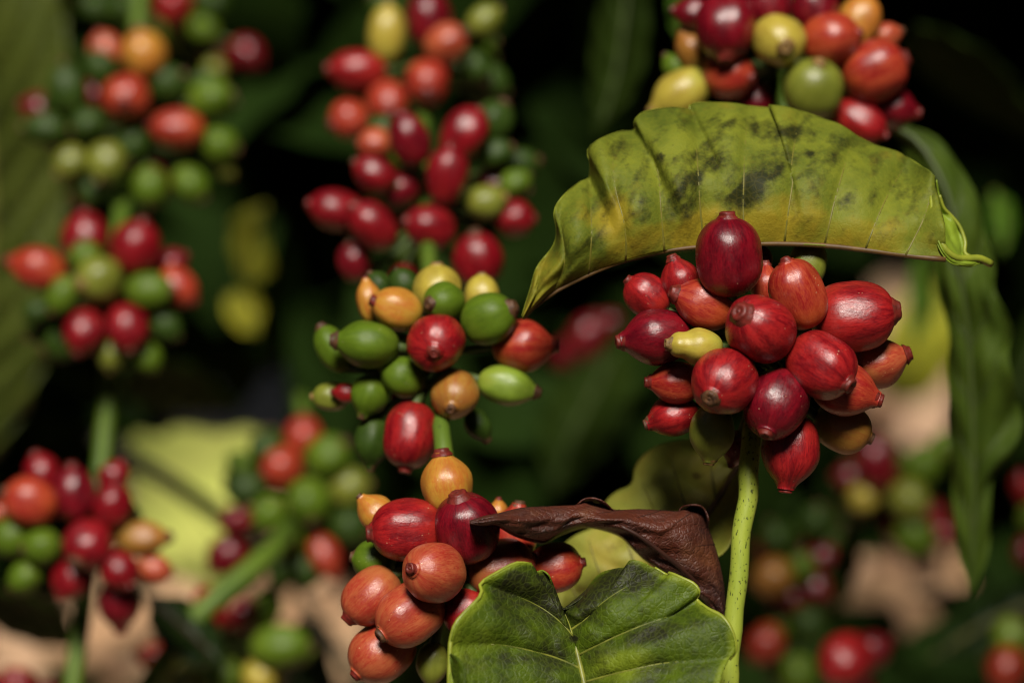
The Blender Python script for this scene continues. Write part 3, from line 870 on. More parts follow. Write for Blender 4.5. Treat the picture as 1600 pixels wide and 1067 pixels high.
# --- the mottled leaf arching over the sharp cluster
def arch_marks(X, Y, u, v):
    st = 0.0
    for (cx, cy, rx, ry, a, k) in ((1090, 270, 62, 26, 50, .75), (1195, 268, 78, 24, 48, .85), (1170, 300, 46, 20, 40, .7), (1290, 250, 40, 18, 30, .5), (1215, 205, 50, 14, -10, .6),
                                   (1000, 300, 24, 42, 0, .42), (930, 350, 20, 55, -20, .3), (1060, 330, 30, 18, 60, .6), (980, 390, 60, 12, 20, .25), (1320, 315, 40, 14, 20, .4),
                                   (1100, 190, 60, 10, 0, .4), (880, 400, 14, 40, -30, .25), (1360, 240, 50, 14, -25, .35), (960, 235, 36, 18, 20, .35), (1410, 300, 30, 40, 0, .2)):
        st += .82 * k * blob(X, Y, cx, cy, rx, ry, a)
    st += 0.36 * fb(X, Y, 0.022, 1) + 0.42 * fb(X + .5 * Y, Y * .6, 0.055, 11) + .10
    st += 1.5 * blob(X, Y, 1032, 246, 5, 4) + 1.2 * blob(X, Y, 1265, 241, 6, 5)
    yl = 0.55 * blob(X, Y, 1200, 345, 120, 38) + 0.45 * blob(X, Y, 1060, 360, 60, 25) + 0.6 * blob(X, Y, 840, 450, 40, 60) + 0.35 * blob(X, Y, 940, 330, 60, 50)
    yl += 0.35 * fb(X, Y, 0.015, 7) + 0.3 * max(0, 1 - v * 4)
    return (max(0, min(1, st)), max(0, min(1, yl)), 0, 1)


arch = thing('coffee_leaf', 'mottled yellow green leaf with dark stains arching over the sharp red cluster', 'leaf')
A_MID = [(817, 498, .474), (838, 478, .4735), (870, 455, .473), (915, 432, .472), (965, 411, .471), (1030, 394, .470), (1090, 386, .4695), (1150, 382, .4695), (1215, 381, .4695), (1290, 384, .469), (1370, 393, .468), (1440, 402, .467), (1478, 405, .466)]
A_EDGE = [(816, 494, 0.474), (830.0, 450.0, 0.475), (840.0, 417.5, 0.4758), (865.0, 385.0, 0.476), (870.5, 360.0, 0.4755), (866.5, 331.0, 0.474), (880.0, 307.5, 0.4749), (907.5, 285.0, 0.4812), (920.0, 280.5, 0.482), (923.0, 257.5, 0.4792), (919.0, 236.0, 0.4796), (935.0, 220.0, 0.4799), (970.0, 206.5, 0.4839), (991.0, 205.0, 0.4849), (993.0, 187.5, 0.4816), (1010.0, 175.0, 0.4825), (1045.0, 170.0, 0.484), (1077.5, 172.5, 0.4855), (1080.5, 163.5, 0.4855), (1120.0, 162.0, 0.4847), (1200.0, 170.0, 0.4853), (1203.0, 166.0, 0.4848), (1250.0, 175.0, 0.4845), (1300.0, 192.5, 0.4849), (1320.0, 203.0, 0.4841), (1360.0, 225.0, 0.484), (1400.0, 240.0, 0.484), (1411.0, 246.5, 0.4829), (1420.0, 249.0, 0.4821), (1450.0, 269.0, 0.4747), (1459, 280, 0.474)]
ab, at_arch = blade('upper_blade', arch, A_MID, A_EDGE, 170, 60, LEAF_ARCH, bulge=0.007, quilt=0.0016, nveins=11, slant=-0.10, marks=arch_marks, edge_wave=0.0012)
veins(arch, at_arch, [i / 11 for i in range(1, 12)], -0.10, VEIN_OLIVE, 0.00026, 0.93, 0.00008)
# the half folded away behind
A_BACK = [(817, 499, .474), (850, 470, .484), (905, 440, .496), (965, 420, .505), (1030, 405, .512), (1090, 398, .516), (1150, 392, .518), (1215, 390, .518), (1290, 390, .514), (1370, 396, .506), (1440, 402, .495), (1478, 404, .485)]
blade('lower_blade', arch, A_MID, [(x, y - 10, d) for x, y, d in A_BACK], 90, 24, LEAF_ARCH, quilt=0.001, nveins=11, slant=0.1, seed=4)
rib('margin', arch, A_EDGE, 0.00022, 0.0003, VEIN_RIM, 0.0, 120)
rib('midrib', arch, A_MID, 0.00035, 0.0006, VEIN_BROWN, 0.0)
# the rolled end at the right
C_RIM = [(1458, 276, .474), (1455, 300, .4715), (1457, 330, .469), (1463, 358, .467), (1474, 385, .466), (1492, 402, .4665), (1512, 404, .468), (1530, 404, .469), (1548, 412, .471)]
C_IN = [(1463, 282, .475), (1468, 305, .4755), (1475, 325, .476), (1487, 338, .4765), (1500, 355, .4765), (1508, 378, .476), (1508, 396, .475), (1524, 404, .474), (1548, 411, .473)]
blade('rolled_end', arch, C_RIM, C_IN, 50, 24, LEAF_LIP, bulge=-0.003, quilt=0.0005, nveins=5, seed=2)
rib('rolled_rim', arch, C_RIM, 0.0004, 0.0008, VEIN_RIM)
C_LOW = [(1455, 331, .4695), (1459, 360, .4668), (1469, 391, .4655), (1484, 410, .466), (1500, 415, .467), (1517, 417, .468), (1531, 412, .4695), (1548, 412, .471)]
blade('rolled_lip', arch, C_RIM[2:], C_LOW, 40, 8, LEAF_LIP, seed=5)
rib('curl_rim', arch, C_IN[1:8], 0.0003, 0.0004, VEIN_RIM)


# --- the glossy green leaf in front at the bottom
def front_marks(X, Y, u, v):
    st = 0.75 * blob(X, Y, 815, 920, 55, 42) + 0.7 * blob(X, Y, 940, 920, 70, 30, 25) + 0.8 * blob(X, Y, 1000, 900, 60, 25) + 0.5 * blob(X, Y, 870, 940, 40, 30)
    st += 0.45 * blob(X, Y, 820, 1030, 70, 12, 0) + 0.4 * blob(X, Y, 1040, 990, 80, 14, 15) + 0.45 * blob(X, Y, 980, 1000, 60, 14, 20) + .4 * blob(X, Y, 1010, 1050, 80, 14, 10) + .4 * blob(X, Y, 850, 1000, 40, 14, -20)
    st += 0.18 + 0.5 * fb(X, Y, 0.018, 3) + 0.25 * fb(X * .6, Y * 1.6, 0.05, 12) + 1.8 * blob(X, Y, 897, 998, 7, 5)
    st -= 0.5 * max(0, (v - 0.88) / 0.12)
    yl = 0.75 * max(0, (v - 0.93) / 0.07) + 0.35 * fb(X, Y, 0.014, 9) + 0.35 * blob(X, Y, 960, 1030, 60, 30) + .45 * blob(X, Y, 745, 1010, 40, 70) + .3 * blob(X, Y, 1000, 1040, 70, 25)
    return (max(0, min(1, st)), max(0, min(1, yl)), 0, 1)


front = thing('coffee_leaf', 'glossy dark green leaf with yellow veins at the bottom, notched at its top', 'leaf')
F_MID = [(880, 949, 0.4600), (886, 970, 0.4580), (896, 998, 0.4560), (903, 1025, 0.4545), (911, 1060, 0.4530), (921, 1110, 0.4510), (930, 1150, 0.4490)]
F_L = [(880, 949, 0.46), (868.6, 939.3, 0.4608), (859.5, 921.2, 0.4595), (860.2, 906.7, 0.4574), (857.0, 896.9, 0.4558), (846.8, 890.4, 0.4551), (834.8, 892.5, 0.4543), (830.5, 880.6, 0.454), (806.9, 878.8, 0.4526), (779.7, 892.2, 0.4512), (750.7, 911.4, 0.4489), (752.9, 926.6, 0.4473), (741.6, 941.2, 0.446), (714.4, 970.2, 0.444), (705.3, 995.6, 0.443), (702.8, 1024.6, 0.4423), (704, 1090, 0.441), (720, 1160, 0.44)]
F_R = [(880, 949, 0.46), (892.1, 939.3, 0.4614), (913.9, 921.2, 0.462), (935.7, 897.6, 0.4619), (961.1, 886.7, 0.4599), (981.0, 883.1, 0.4578), (983.9, 873.3, 0.457), (1001.0, 875.9, 0.456), (1022.7, 886.7, 0.456), (1042.7, 898.4, 0.4557), (1046.3, 894.7, 0.4548), (1066.2, 903.1, 0.4535), (1084.4, 912.1, 0.4528), (1092.4, 924.8, 0.452), (1088.0, 935.7, 0.453), (1104.3, 950.2, 0.4507), (1127.9, 962.9, 0.4489), (1142.4, 984.7, 0.4477), (1148.6, 1013.7, 0.4468), (1138.8, 1028.2, 0.4461), (1127.9, 1046.3, 0.4456), (1122, 1070, 0.445), (1100, 1160, 0.445)]
fl, at_fl = blade('left_blade', front, F_MID, F_L, 110, 60, LEAF_FRONT, bulge=-0.002, quilt=0.0022, nveins=4, slant=-0.2, marks=front_marks, edge_wave=0.0008)
fr, at_fr = blade('right_blade', front, F_MID, F_R, 110, 60, LEAF_FRONT, bulge=0.003, quilt=0.0024, nveins=5, slant=-0.16, marks=front_marks, edge_wave=0.0008, seed=3)
veins(front, at_fl, [0.25, 0.5, 0.75], -0.2, VEIN_YELLOW, 0.00033, 0.72, 0.00012)
veins(front, at_fr, [0.2, 0.4, 0.6, 0.8], -0.16, VEIN_YELLOW, 0.00031, 0.72, 0.00012)
rib('midrib', front, F_MID, 0.0003, 0.0008, VEIN_YELLOW, 0.0003)
rib('left_rim', front, F_L[7:], 0.00025, 0.0006, VEIN_RIM)
rib('right_rim', front, F_R[8:20], 0.0003, 0.0005, VEIN_RIM)
FC1 = [(702, 1020, 0.4425), (714, 1026, 0.4390), (724, 1040, 0.4370), (727, 1060, 0.4360), (722, 1085, 0.4350), (730, 1150, 0.4350)]
FC2 = [(702, 1022, 0.4425), (704, 1036, 0.4420), (706, 1050, 0.4415), (708, 1070, 0.4410), (708, 1090, 0.4405), (720, 1150, 0.4400)]
blade('curled_margin', front, FC1, FC2, 30, 8, LEAF_FRONT, seed=8)

# --- the curled dry brown leaf
dry = thing('dry_leaf', 'curled dry brown leaf lying across between the orange cluster and pale stem', 'leaf')


def dry_marks(X, Y, u, v):
    st = 0.35 * fb(X, Y, 0.03, 2) + 0.4 * blob(X, Y, 860, 825, 50, 12) + 0.3 * blob(X, Y, 1010, 850, 60, 14, -35)
    yl = 0.30 * blob(X, Y, 1090, 870, 45, 60) + 0.3 * fb(X, Y, 0.02, 5) + 0.25 * blob(X, Y, 880, 803, 60, 8)
    return (max(0, min(1, st)), max(0, min(1, yl)), 0, 1)


D_TOP = [(734, 814, 0.4565), (756, 807, 0.4570), (778, 803, 0.4575), (815, 794, 0.4616), (860, 791, 0.4660), (900, 789, 0.4680), (912, 784, 0.4690), (945, 790, 0.4700), (962, 797, 0.4700), (1000, 796, 0.4700), (1040, 798, 0.4710), (1062, 799, 0.4710), (1078, 793, 0.4720), (1098, 797, 0.4730), (1106, 822, 0.4735), (1122, 872, 0.4750), (1131, 920, 0.4760), (1134, 975, 0.4770)]
D_LOW = [(734, 817, 0.4565), (756, 819, 0.4570), (775, 817, 0.4575), (800, 829, 0.4605), (825, 838, 0.4644), (850, 842, 0.4677), (868, 833, 0.4685), (890, 824, 0.4690), (915, 820, 0.4690), (945, 825, 0.4690), (972, 836, 0.4690), (992, 856, 0.4690), (1010, 872, 0.4700), (1040, 890, 0.4710), (1065, 905, 0.4720), (1090, 924, 0.4730), (1110, 945, 0.4740), (1128, 980, 0.4760)]
bt, at_dry = blade('upper_fold', dry, D_TOP, D_LOW, 130, 34, LEAF_BROWN, bulge=0.0048, quilt=0.0007, nveins=8, slant=0.25, marks=dry_marks, edge_wave=0.0006)
veins(dry, at_dry, [0.45 + 0.11 * i for i in range(5)], 0.12, VEIN_DRY, 0.00024, 0.7, 0.00002)
D_UND = [(x, y + (6 if 780 < x < 900 else 4), d + .012) for x, y, d in D_LOW]
blade('under_fold', dry, D_LOW, D_UND, 80, 8, LEAF_BROWN, seed=3, marks=dry_marks)
D_F1 = [(900, 789, 0.4685), (912, 780, 0.4670), (928, 778, 0.4660), (944, 784, 0.4665), (958, 797, 0.4690)]
D_F2 = [(902, 794, 0.4730), (912, 790, 0.4740), (928, 788, 0.4740), (942, 792, 0.4740), (956, 799, 0.4730)]
blade('turned_flap', dry, D_F1, D_F2, 20, 6, LEAF_BROWN, seed=5)
D_G1 = [(1060, 800, 0.4715), (1068, 791, 0.4700), (1086, 788, 0.4690), (1100, 794, 0.4690), (1107, 812, 0.4705), (1103, 834, 0.4730)]
D_G2 = [(1062, 803, 0.4790), (1072, 800, 0.4810), (1086, 800, 0.4810), (1095, 806, 0.4810), (1098, 818, 0.4800), (1100, 834, 0.4780)]
blade('turned_flap', dry, D_G1, D_G2, 24, 6, LEAF_BROWN, seed=6)
rib('midrib', dry, [(970, 822, .4645), (1000, 838, .465), (1040, 868, .467), (1080, 902, .470), (1120, 955, .475)], 0.0004, 0.0006, VEIN_DRY)


# --- blurred leaves behind
def pale_marks(X, Y, u, v):
    st = 1.4 * blob(X, Y, 1089, 744, 6, 5) + 0.5 * blob(X, Y, 960, 855, 18, 12) + .5 * blob(X, Y, 905, 920, 20, 8) + 0.2 * fb(X, Y, 0.02, 4) + .35 * blob(X, Y, 1110, 800, 10, 60)
    return (max(0, min(1, st)), max(0, min(1, 0.5 * fb(X, Y, 0.012, 6) + .2)), 0, 1)


pale = thing('coffee_leaf', 'fading yellow leaf behind the dry brown leaf and pale stem', 'leaf')
L_MID = [(1185, 690, 0.4900), (1150, 735, 0.4900), (1108, 800, 0.4900), (1060, 850, 0.4900), (1000, 900, 0.4910), (940, 960, 0.4930), (880, 1010, 0.4950)]
L_UP = [(1185, 690, 0.4900), (1150, 708, 0.4910), (1100, 688, 0.4940), (1045, 690, 0.4960), (1010, 706, 0.4970), (992, 728, 0.4970), (986, 756, 0.4950), (962, 768, 0.4960), (945, 785, 0.4960), (940, 810, 0.4960), (930, 822, 0.4950), (895, 838, 0.4950), (874, 866, 0.4960), (868, 950, 0.4950), (880, 1010, 0.4950)]
L_DN = [(1185, 690, 0.4900), (1172, 760, 0.4860), (1140, 850, 0.4840), (1110, 880, 0.4840), (1060, 940, 0.4850), (980, 1000, 0.4880), (880, 1010, 0.4950)]
pl, at_pl = blade('upper_blade', pale, L_MID, L_UP, 70, 24, LEAF_PALE, bulge=0.003, quilt=0.0012, nveins=8, slant=-0.1, marks=pale_marks)
blade('lower_blade', pale, L_MID, L_DN, 50, 16, LEAF_PALE, quilt=0.001, nveins=8, marks=pale_marks, seed=2)
rib('midrib', pale, L_MID, 0.0009, 0.0006, VEIN_BROWN, 0.0006)
veins(pale, at_pl, [i / 8 for i in range(1, 8)], 0.1, VEIN_OLIVE, 0.0004, 0.85, 0.0002)


def whole_leaf(label, mid, left, right, mat, vein_mat, nveins=8, quilt=0.0015, slant=0.1, wave=0.002, group=None, rr=0.0009, thin=False):
    t = thing('coffee_leaf', label, 'leaf', group=group)
    s = len(label)
    a, ata = blade('left_blade', t, mid, left, 60, 18, mat, quilt=quilt, nveins=nveins, slant=slant, edge_wave=wave, seed=s, bulge=.002)
    b, atb = blade('right_blade', t, mid, right, 60, 18, mat, quilt=quilt, nveins=nveins, slant=slant, edge_wave=wave, seed=s + 1, bulge=.002)
    rib('midrib', t, mid, rr, rr * 0.5, vein_mat, 0.0006)
    if not thin:
        us = [i / nveins for i in range(1, nveins)]
        veins(t, ata, us, slant, vein_mat, 0.0004, 0.85, 0.0002)
        veins(t, atb, us, slant, vein_mat, 0.0004, 0.85, 0.0002)
    return t


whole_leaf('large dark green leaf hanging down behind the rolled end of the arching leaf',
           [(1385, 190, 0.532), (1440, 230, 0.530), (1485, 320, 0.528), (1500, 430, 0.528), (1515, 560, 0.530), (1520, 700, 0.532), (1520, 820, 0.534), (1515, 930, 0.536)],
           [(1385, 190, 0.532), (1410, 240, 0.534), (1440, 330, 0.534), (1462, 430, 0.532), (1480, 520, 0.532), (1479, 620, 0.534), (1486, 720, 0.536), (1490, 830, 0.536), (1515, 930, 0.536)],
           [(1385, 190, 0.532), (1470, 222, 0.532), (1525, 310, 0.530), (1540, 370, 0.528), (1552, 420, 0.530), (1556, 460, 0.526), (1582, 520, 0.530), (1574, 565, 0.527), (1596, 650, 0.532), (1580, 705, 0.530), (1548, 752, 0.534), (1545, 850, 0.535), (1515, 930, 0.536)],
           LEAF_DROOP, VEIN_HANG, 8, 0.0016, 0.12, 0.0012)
whole_leaf('large olive ribbed leaf filling the left edge, badly out of focus',
           [(-60, -120, .70), (-30, 100, .70), (-12, 300, .70), (-20, 500, .70), (-40, 760, .70)],
           [(-60, -120, .70), (-160, 100, .72), (-190, 300, .73), (-170, 500, .72), (-40, 760, .70)],
           [(-60, -120, .70), (70, -60, .69), (118, 100, .685), (112, 250, .69), (106, 400, .69), (90, 520, .69), (40, 650, .695), (-40, 760, .70)],
           LEAF_OLIVE, VEIN_OLIVE, 12, 0.014, 0.14, 0.003, thin=True)
whole_leaf('big sunlit yellow leaf behind the twig at left of the green cluster',
           [(196, 700, .79), (240, 742, .785), (300, 790, .775), (345, 850, .76), (365, 930, .74)],
           [(196, 700, .79), (206, 750, .78), (208, 810, .765), (238, 868, .75), (262, 885, .745), (290, 905, .742), (365, 930, .74)],
           [(196, 700, .79), (214, 676, .80), (250, 682, .80), (282, 668, .805), (345, 676, .805), (390, 668, .805), (425, 700, .80), (398, 762, .79), (385, 790, .782), (372, 850, .76), (365, 930, .74)],
           LEAF_BRIGHT, VEIN_YELLOW, 5, 0.001, 0.05, 0.002, thin=True)
whole_leaf('small lemon yellow leaf in the dark gap right of the left column',
           [(415, 320, .74), (398, 360, .74), (390, 400, .74), (388, 445, .74)], [(415, 320, .74), (368, 340, .735), (362, 385, .735), (372, 420, .735), (388, 445, .74)],
           [(415, 320, .74), (412, 350, .745), (418, 390, .745), (426, 425, .745), (388, 445, .74)], LEAF_LEMON, VEIN_YELLOW, 4, 0.001, 0.05, 0.002, thin=True)
whole_leaf('smaller lemon yellow leaf scrap below the other lemon leaf',
           [(355, 462, .74), (375, 480, .74), (390, 500, .74), (402, 522, .74)], [(355, 462, .74), (352, 485, .735), (372, 515, .735), (402, 522, .74)],
           [(355, 462, .74), (390, 452, .745), (410, 480, .745), (402, 522, .74)], LEAF_LEMON, VEIN_YELLOW, 3, 0.001, 0.05, 0.001, thin=True)
whole_leaf('narrow bright green leaf hanging between the red cluster and dark leaf',
           [(1440, 380, .70), (1443, 430, .70), (1440, 480, .70), (1425, 540, .70)], [(1440, 380, .70), (1422, 430, .695), (1420, 480, .695), (1425, 540, .70)],
           [(1440, 380, .70), (1458, 430, .705), (1458, 480, .705), (1425, 540, .70)], LEAF_FRESH, VEIN_YELLOW, 4, 0.001, 0.05, 0.001, thin=True)
whole_leaf('sunlit yellow green leaf low behind the right side of red cluster',
           [(1500, 440, 1.1), (1465, 500, 1.09), (1425, 560, 1.07), (1380, 625, 1.05)], [(1500, 440, 1.1), (1430, 455, 1.09), (1380, 520, 1.08), (1380, 625, 1.05)],
           [(1500, 440, 1.1), (1500, 540, 1.09), (1450, 620, 1.07), (1380, 625, 1.05)], LEAF_LEMON, VEIN_YELLOW, 4, 0.001, 0.05, 0.001, thin=True)
whole_leaf('pale green leaf scrap near the right edge beside the dark hanging leaf',
           [(1552, 300, .70), (1562, 330, .70), (1566, 360, .70), (1562, 400, .70)], [(1552, 300, .70), (1546, 335, .695), (1550, 370, .695), (1562, 400, .70)],
           [(1552, 300, .70), (1580, 320, .705), (1584, 360, .705), (1562, 400, .70)], LEAF_FRESH, VEIN_YELLOW, 4, 0.001, 0.05, 0.001, thin=True)
whole_leaf('bright green leaf edge just left of the upper right cluster',
           [(1080, -60, .60), (1066, 0, .60), (1060, 40, .60), (1066, 80, .60)], [(1080, -60, .60), (1050, -10, .595), (1046, 30, .595), (1066, 80, .60)],
           [(1080, -60, .60), (1084, 0, .605), (1078, 40, .605), (1066, 80, .60)], LEAF_FRESH, VEIN_YELLOW, 4, 0.001, 0.05, 0.001, thin=True)
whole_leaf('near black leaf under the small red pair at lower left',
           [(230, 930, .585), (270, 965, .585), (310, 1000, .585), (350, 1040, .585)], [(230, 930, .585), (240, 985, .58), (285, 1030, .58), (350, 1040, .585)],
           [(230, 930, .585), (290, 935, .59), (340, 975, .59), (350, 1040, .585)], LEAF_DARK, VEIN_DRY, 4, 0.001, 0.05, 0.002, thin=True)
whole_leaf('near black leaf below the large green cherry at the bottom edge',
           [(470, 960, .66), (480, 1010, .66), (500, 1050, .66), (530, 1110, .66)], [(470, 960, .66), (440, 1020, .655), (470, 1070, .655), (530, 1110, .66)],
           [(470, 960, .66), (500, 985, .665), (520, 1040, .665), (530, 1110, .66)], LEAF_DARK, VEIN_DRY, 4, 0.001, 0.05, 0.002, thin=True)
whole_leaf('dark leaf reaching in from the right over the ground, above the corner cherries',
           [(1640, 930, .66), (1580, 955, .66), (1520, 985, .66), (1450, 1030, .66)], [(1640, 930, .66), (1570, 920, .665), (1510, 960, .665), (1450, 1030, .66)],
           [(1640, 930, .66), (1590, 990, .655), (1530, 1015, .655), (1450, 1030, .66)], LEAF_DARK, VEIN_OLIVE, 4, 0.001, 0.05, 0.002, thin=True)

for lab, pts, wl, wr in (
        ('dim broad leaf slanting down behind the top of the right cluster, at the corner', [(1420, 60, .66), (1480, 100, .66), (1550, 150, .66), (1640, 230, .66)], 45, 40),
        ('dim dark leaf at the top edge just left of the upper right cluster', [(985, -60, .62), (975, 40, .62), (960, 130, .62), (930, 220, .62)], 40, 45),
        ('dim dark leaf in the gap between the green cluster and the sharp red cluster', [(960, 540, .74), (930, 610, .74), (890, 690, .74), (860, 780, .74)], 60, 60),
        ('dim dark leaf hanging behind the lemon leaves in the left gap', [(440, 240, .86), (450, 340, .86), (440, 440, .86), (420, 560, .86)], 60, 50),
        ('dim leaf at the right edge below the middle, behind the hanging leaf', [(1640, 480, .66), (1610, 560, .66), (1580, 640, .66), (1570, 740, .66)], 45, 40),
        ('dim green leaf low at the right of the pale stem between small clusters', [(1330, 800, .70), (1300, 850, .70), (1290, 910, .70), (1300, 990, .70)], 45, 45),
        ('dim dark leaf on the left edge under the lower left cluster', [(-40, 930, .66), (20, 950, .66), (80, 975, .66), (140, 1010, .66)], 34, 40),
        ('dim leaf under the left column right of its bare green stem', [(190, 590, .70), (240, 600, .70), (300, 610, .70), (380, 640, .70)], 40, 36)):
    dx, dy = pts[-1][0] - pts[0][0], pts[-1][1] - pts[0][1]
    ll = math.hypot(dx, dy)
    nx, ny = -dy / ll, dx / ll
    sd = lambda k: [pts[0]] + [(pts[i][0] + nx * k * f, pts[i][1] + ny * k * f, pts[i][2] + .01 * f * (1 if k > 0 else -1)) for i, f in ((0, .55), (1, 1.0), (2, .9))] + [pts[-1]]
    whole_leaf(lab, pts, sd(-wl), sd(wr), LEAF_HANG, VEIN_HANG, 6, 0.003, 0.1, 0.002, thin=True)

# ------------------------------------------------------------------ dark bush behind and unseen leaves added to shade it
GAPS = [(195, 990, 70, 50), (20, 1045, 35, 30), (300, 915, 45, 28), (515, 1000, 32, 60), (1430, 595, 42, 88), (1430, 470, 28, 45), (1410, 925, 82, 33),
        (310, 780, 130, 120), (1435, 540, 70, 70)]


SOIL_SPOTS = []
for _x, _y in ((185, 1010), (20, 1045), (300, 915), (515, 1000), (1425, 640), (1450, 570), (1400, 690), (1420, 930), (1330, 940), (1490, 1000)):
    _d = P0(_x, _y, 1) - CAM
    SOIL_SPOTS.append(CAM + _d * (CAM.z / -_d.z))


def leaf_faces(c, axis, nrm, ln, wd, bend, rnd):
    """one small folded, pointed leaf as verts and faces"""
    axis = axis.normalized()
    side = axis.cross(nrm).normalized()
    up = side.cross(axis)
    vs, fs = [], []
    n = 7
    for i in range(n):
        t = i / (n - 1)
        w = wd * (math.sin(math.pi * t ** 0.8) ** 0.85) * 0.5 + 0.0002
        z = bend * ln * (t - t * t) * 1.5 - bend * ln * t * t * 0.8
        base = c + axis * (ln * (t - 0.5)) + up * z
        wob = 0.06 * wd * math.sin(t * 17 + rnd)
        vs += [base - side * w + up * (0.18 * w + wob), base, base + side * w + up * (0.18 * w - wob)]
    for i in range(n - 1):
        a = 3 * i
        fs += [(a, a + 1, a + 4, a + 3), (a + 1, a + 2, a + 5, a + 4)]
    return vs, fs


def in_gap(px, py, rad):
    for gx, gy, rx, ry in GAPS:
        if ((px - gx) / (rx + rad)) ** 2 + ((py - gy) / (ry + rad)) ** 2 < 1:
            return True
    return False


def litter():
    rnd = random.Random(3)
    mats = [simple_mat('litter_tan', (0.42, 0.25, 0.14), (0.30, 0.17, 0.08), 60, 0.8), simple_mat('litter_brown', (0.20, 0.10, 0.05), (0.13, 0.07, 0.035), 60, 0.8)]
    V, F, which = [], [], []
    for _ in range(900):
        x, y = rnd.uniform(-1.4, 1.4), rnd.uniform(.9, 4.2)
        z = 0.05 * mnoise.noise(Vector((x * 0.9, y * 0.9, 0))) + 0.02 * mnoise.noise(Vector((x * 4, y * 4, 3))) + .022
        a = rnd.random() * 6.283
        vs, fs = leaf_faces(Vector((x, y, z)), Vector((math.cos(a), math.sin(a), rnd.uniform(-.15, .15))), Vector((rnd.uniform(-.3, .3), rnd.uniform(-.3, .3), 1)), rnd.uniform(.08, .17), rnd.uniform(.035, .07), rnd.uniform(-.3, .3), rnd.random() * 6)
        o = len(V)
        V += vs
        F += [tuple(i + o for i in f) for f in fs]
        which += [int(rnd.random() < .45)] * len(fs)
    ob = mesh_obj('leaf_litter', V, F, mats[0])
    ob.data.materials.append(mats[1])
    ob.data.polygons.foreach_set('material_index', which)
    tag(ob, 'fallen tan and brown leaves scattered over the soil', 'leaf litter', kind='stuff')


litter()


def bush():
    rnd = random.Random(21)
    V, F, C = [], [], []
    count = 0
    tries = 0
    lit = [(P(300, 780, .78), .17), (P(1435, 540, 1.1), .06)] + [(q, .24 if q.x < 0 else .13) for q in SOIL_SPOTS]
    while count < 2600 and tries < 20000:
        tries += 1
        px, py = rnd.uniform(-400, 2000), rnd.uniform(-400, 1200)
        d = rnd.uniform(0.98, 1.9)
        low = max(0, (py - 600) / 500)
        if rnd.random() < 0.25 * low:
            continue
        ln = rnd.uniform(0.06, 0.15)
        rad_px = ln * 0.36 / (K * d)
        if in_gap(px, py, rad_px + 6):
            ln *= 0.45
            if in_gap(px, py, rad_px * 0.45 + 6):
                continue
        c = P0(px, py, d)
        if any((c - q - SUN_DIR * (c - q).dot(SUN_DIR)).length < r * .55 + .045 * max(0, (c - q).dot(SUN_DIR)) and (c - q).dot(SUN_DIR) > 0 for q, r in lit):
            continue
        axis = Vector((rnd.uniform(-1, 1), rnd.uniform(-.6, .6), rnd.uniform(-1.2, .4)))
        nrm = Vector((rnd.uniform(-.7, .7), rnd.uniform(-1, .2), rnd.uniform(.1, 1)))
        vs, fs = leaf_faces(P0(px, py, d), axis, nrm, ln, ln * rnd.uniform(.38, .5), rnd.uniform(.1, .5), rnd.random() * 6)
        o = len(V)
        V += vs
        F += [tuple(i + o for i in f) for f in fs]
        count += 1
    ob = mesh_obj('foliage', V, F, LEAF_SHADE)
    tag(ob, 'dark mass of coffee foliage far out of focus behind the clusters', 'foliage', kind='stuff')


bush()


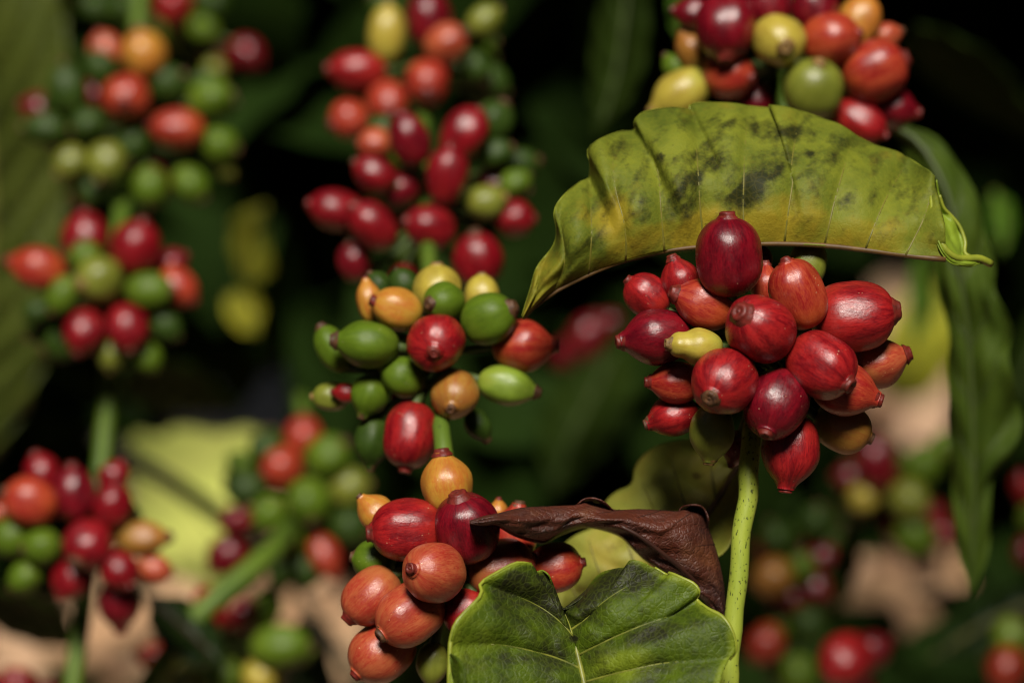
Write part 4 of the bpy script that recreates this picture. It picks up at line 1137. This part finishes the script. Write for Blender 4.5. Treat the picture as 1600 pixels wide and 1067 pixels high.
def shade_leaves():
    """the branches overhead and behind the camera's left that keep the back of the bush in shade"""
    rnd = random.Random(5)
    lit = [(P(300, 780, .78), .13), (P(392, 385, .74), .03), (P(382, 487, .74), .03), (P(1435, 540, 1.1), .06), (P(1440, 440, .70), .03)]
    # sunny spots on the soil
    lit += [(q, .13 if q.x < 0 else .07) for q in SOIL_SPOTS]
    fg = [P(x, y, .47) for x in range(450, 1700, 150) for y in range(-50, 1150, 120)] + [P(x, y, .57) for x in range(0, 900, 150) for y in range(50, 1150, 120) if x > 440 or 330 < y < 950] + [P(x, y, .52) for x in range(1020, 1450, 80) for y in (-30, 60, 150, 220)] + [P(x, y, .55) for x in (1470, 1540) for y in range(220, 900, 110)]
    lit = [(q, r) for q, r in lit]
    V, F = [], []
    count = tries = 0
    while count < 7500 and tries < 60000:
        tries += 1
        px, py, d = rnd.uniform(-500, 2100), rnd.uniform(-500, 1400), 0.66 + 1.7 * rnd.random() ** 1.5
        tgt = P0(px, py, d)
        if tgt.z < 0:
            continue
        c = tgt + SUN_DIR * rnd.uniform(0.36, 0.75)
        rel = c - CAM                        # nothing of it hangs into the photographed view
        dd = rel.dot(FWD)
        if dd > 0 and abs(rel.x) < dd * .212 + .09 and abs(rel.dot(UP)) < dd * .141 + .09:
            continue
        # stay out of the way of the light on the clusters and the sunny spots
        bad = False
        for q, r in lit:
            rel = c - q
            t = rel.dot(SUN_DIR)
            if (rel - SUN_DIR * t).length < r + 0.05 + 0.10 * t:
                bad = True
                break
        if bad:
            continue
        for q in fg:
            rel = c - q
            t = rel.dot(SUN_DIR)
            if t > 0 and (rel - SUN_DIR * t).length < 0.03 + 0.09 * t:
                bad = True
                break
        if bad:
            continue
        axis = Vector((rnd.uniform(-1, 1), rnd.uniform(-1, 1), rnd.uniform(-.5, .2)))
        nrm = SUN_DIR + Vector((rnd.uniform(-.6, .6), rnd.uniform(-.6, .6), rnd.uniform(-.3, .3)))
        ln = rnd.uniform(.06, .12)
        vs, fs = leaf_faces(c, axis, nrm, ln, ln * .45, rnd.uniform(.1, .4), rnd.random() * 6)
        o = len(V)
        V += vs
        F += [tuple(i + o for i in f) for f in fs]
        count += 1
    ob = mesh_obj('added_shade_leaves', V, F, LEAF_SHADE)  # out of view, added only to block sun from the background
    tag(ob, 'unseen leaves added overhead to shade the back of the bush', 'foliage', kind='stuff')


shade_leaves()


def shade_shell():
    """an added shell of unseen leaves that cuts the sky light; the only wide opening is the one the sun comes through"""
    rnd = random.Random(11)
    mid = P(800, 533, .55)
    spots = [(q, .14 if q.x < 0 else .06) for q in SOIL_SPOTS]
    for px, py, d in ((300, 780, .78), (392, 385, .74), (382, 487, .74), (1435, 540, 1.1)):
        spots.append((P(px, py, d), .16))
    V, F = [], []
    n = 0
    while n < 5200:
        v = Vector((rnd.gauss(0, 1), rnd.gauss(0, 1), rnd.gauss(0, 1))).normalized()
        if v.z < -0.30:
            continue
        if v.angle(SUN_DIR) < R(16) * rnd.uniform(.85, 1.15):
            continue
        if v.z < 0.02 and v.y > 0.5 and abs(v.x) < 0.6:
            continue
        c = mid + v * rnd.uniform(1.5, 2.1)
        if c.z < 0.05:
            continue
        bad = False
        for q, r in spots:
            rel = c - q
            t = rel.dot(SUN_DIR)
            if (rel - SUN_DIR * t).length < r + .14 + 0.11 * t:
                bad = True
                break
        n += 1
        if bad:
            continue
        nrm = v + Vector((rnd.uniform(-.7, .7), rnd.uniform(-.7, .7), rnd.uniform(-.5, .5)))
        axis = nrm.cross(Vector((rnd.uniform(-1, 1), rnd.uniform(-1, 1), rnd.uniform(-1, 1))))
        ln = rnd.uniform(.16, .27)
        vs, fs = leaf_faces(c, axis, nrm, ln, ln * .48, rnd.uniform(.1, .4), rnd.random() * 6)
        o = len(V)
        V += vs
        F += [tuple(i + o for i in f) for f in fs]
    ob = mesh_obj('added_leaf_shell', V, F, LEAF_SHADE)  # out of view, added to shut out sky light except towards the sun
    tag(ob, 'unseen leaves added all round and overhead to cut the sky light', 'foliage', kind='stuff')


shade_shell()
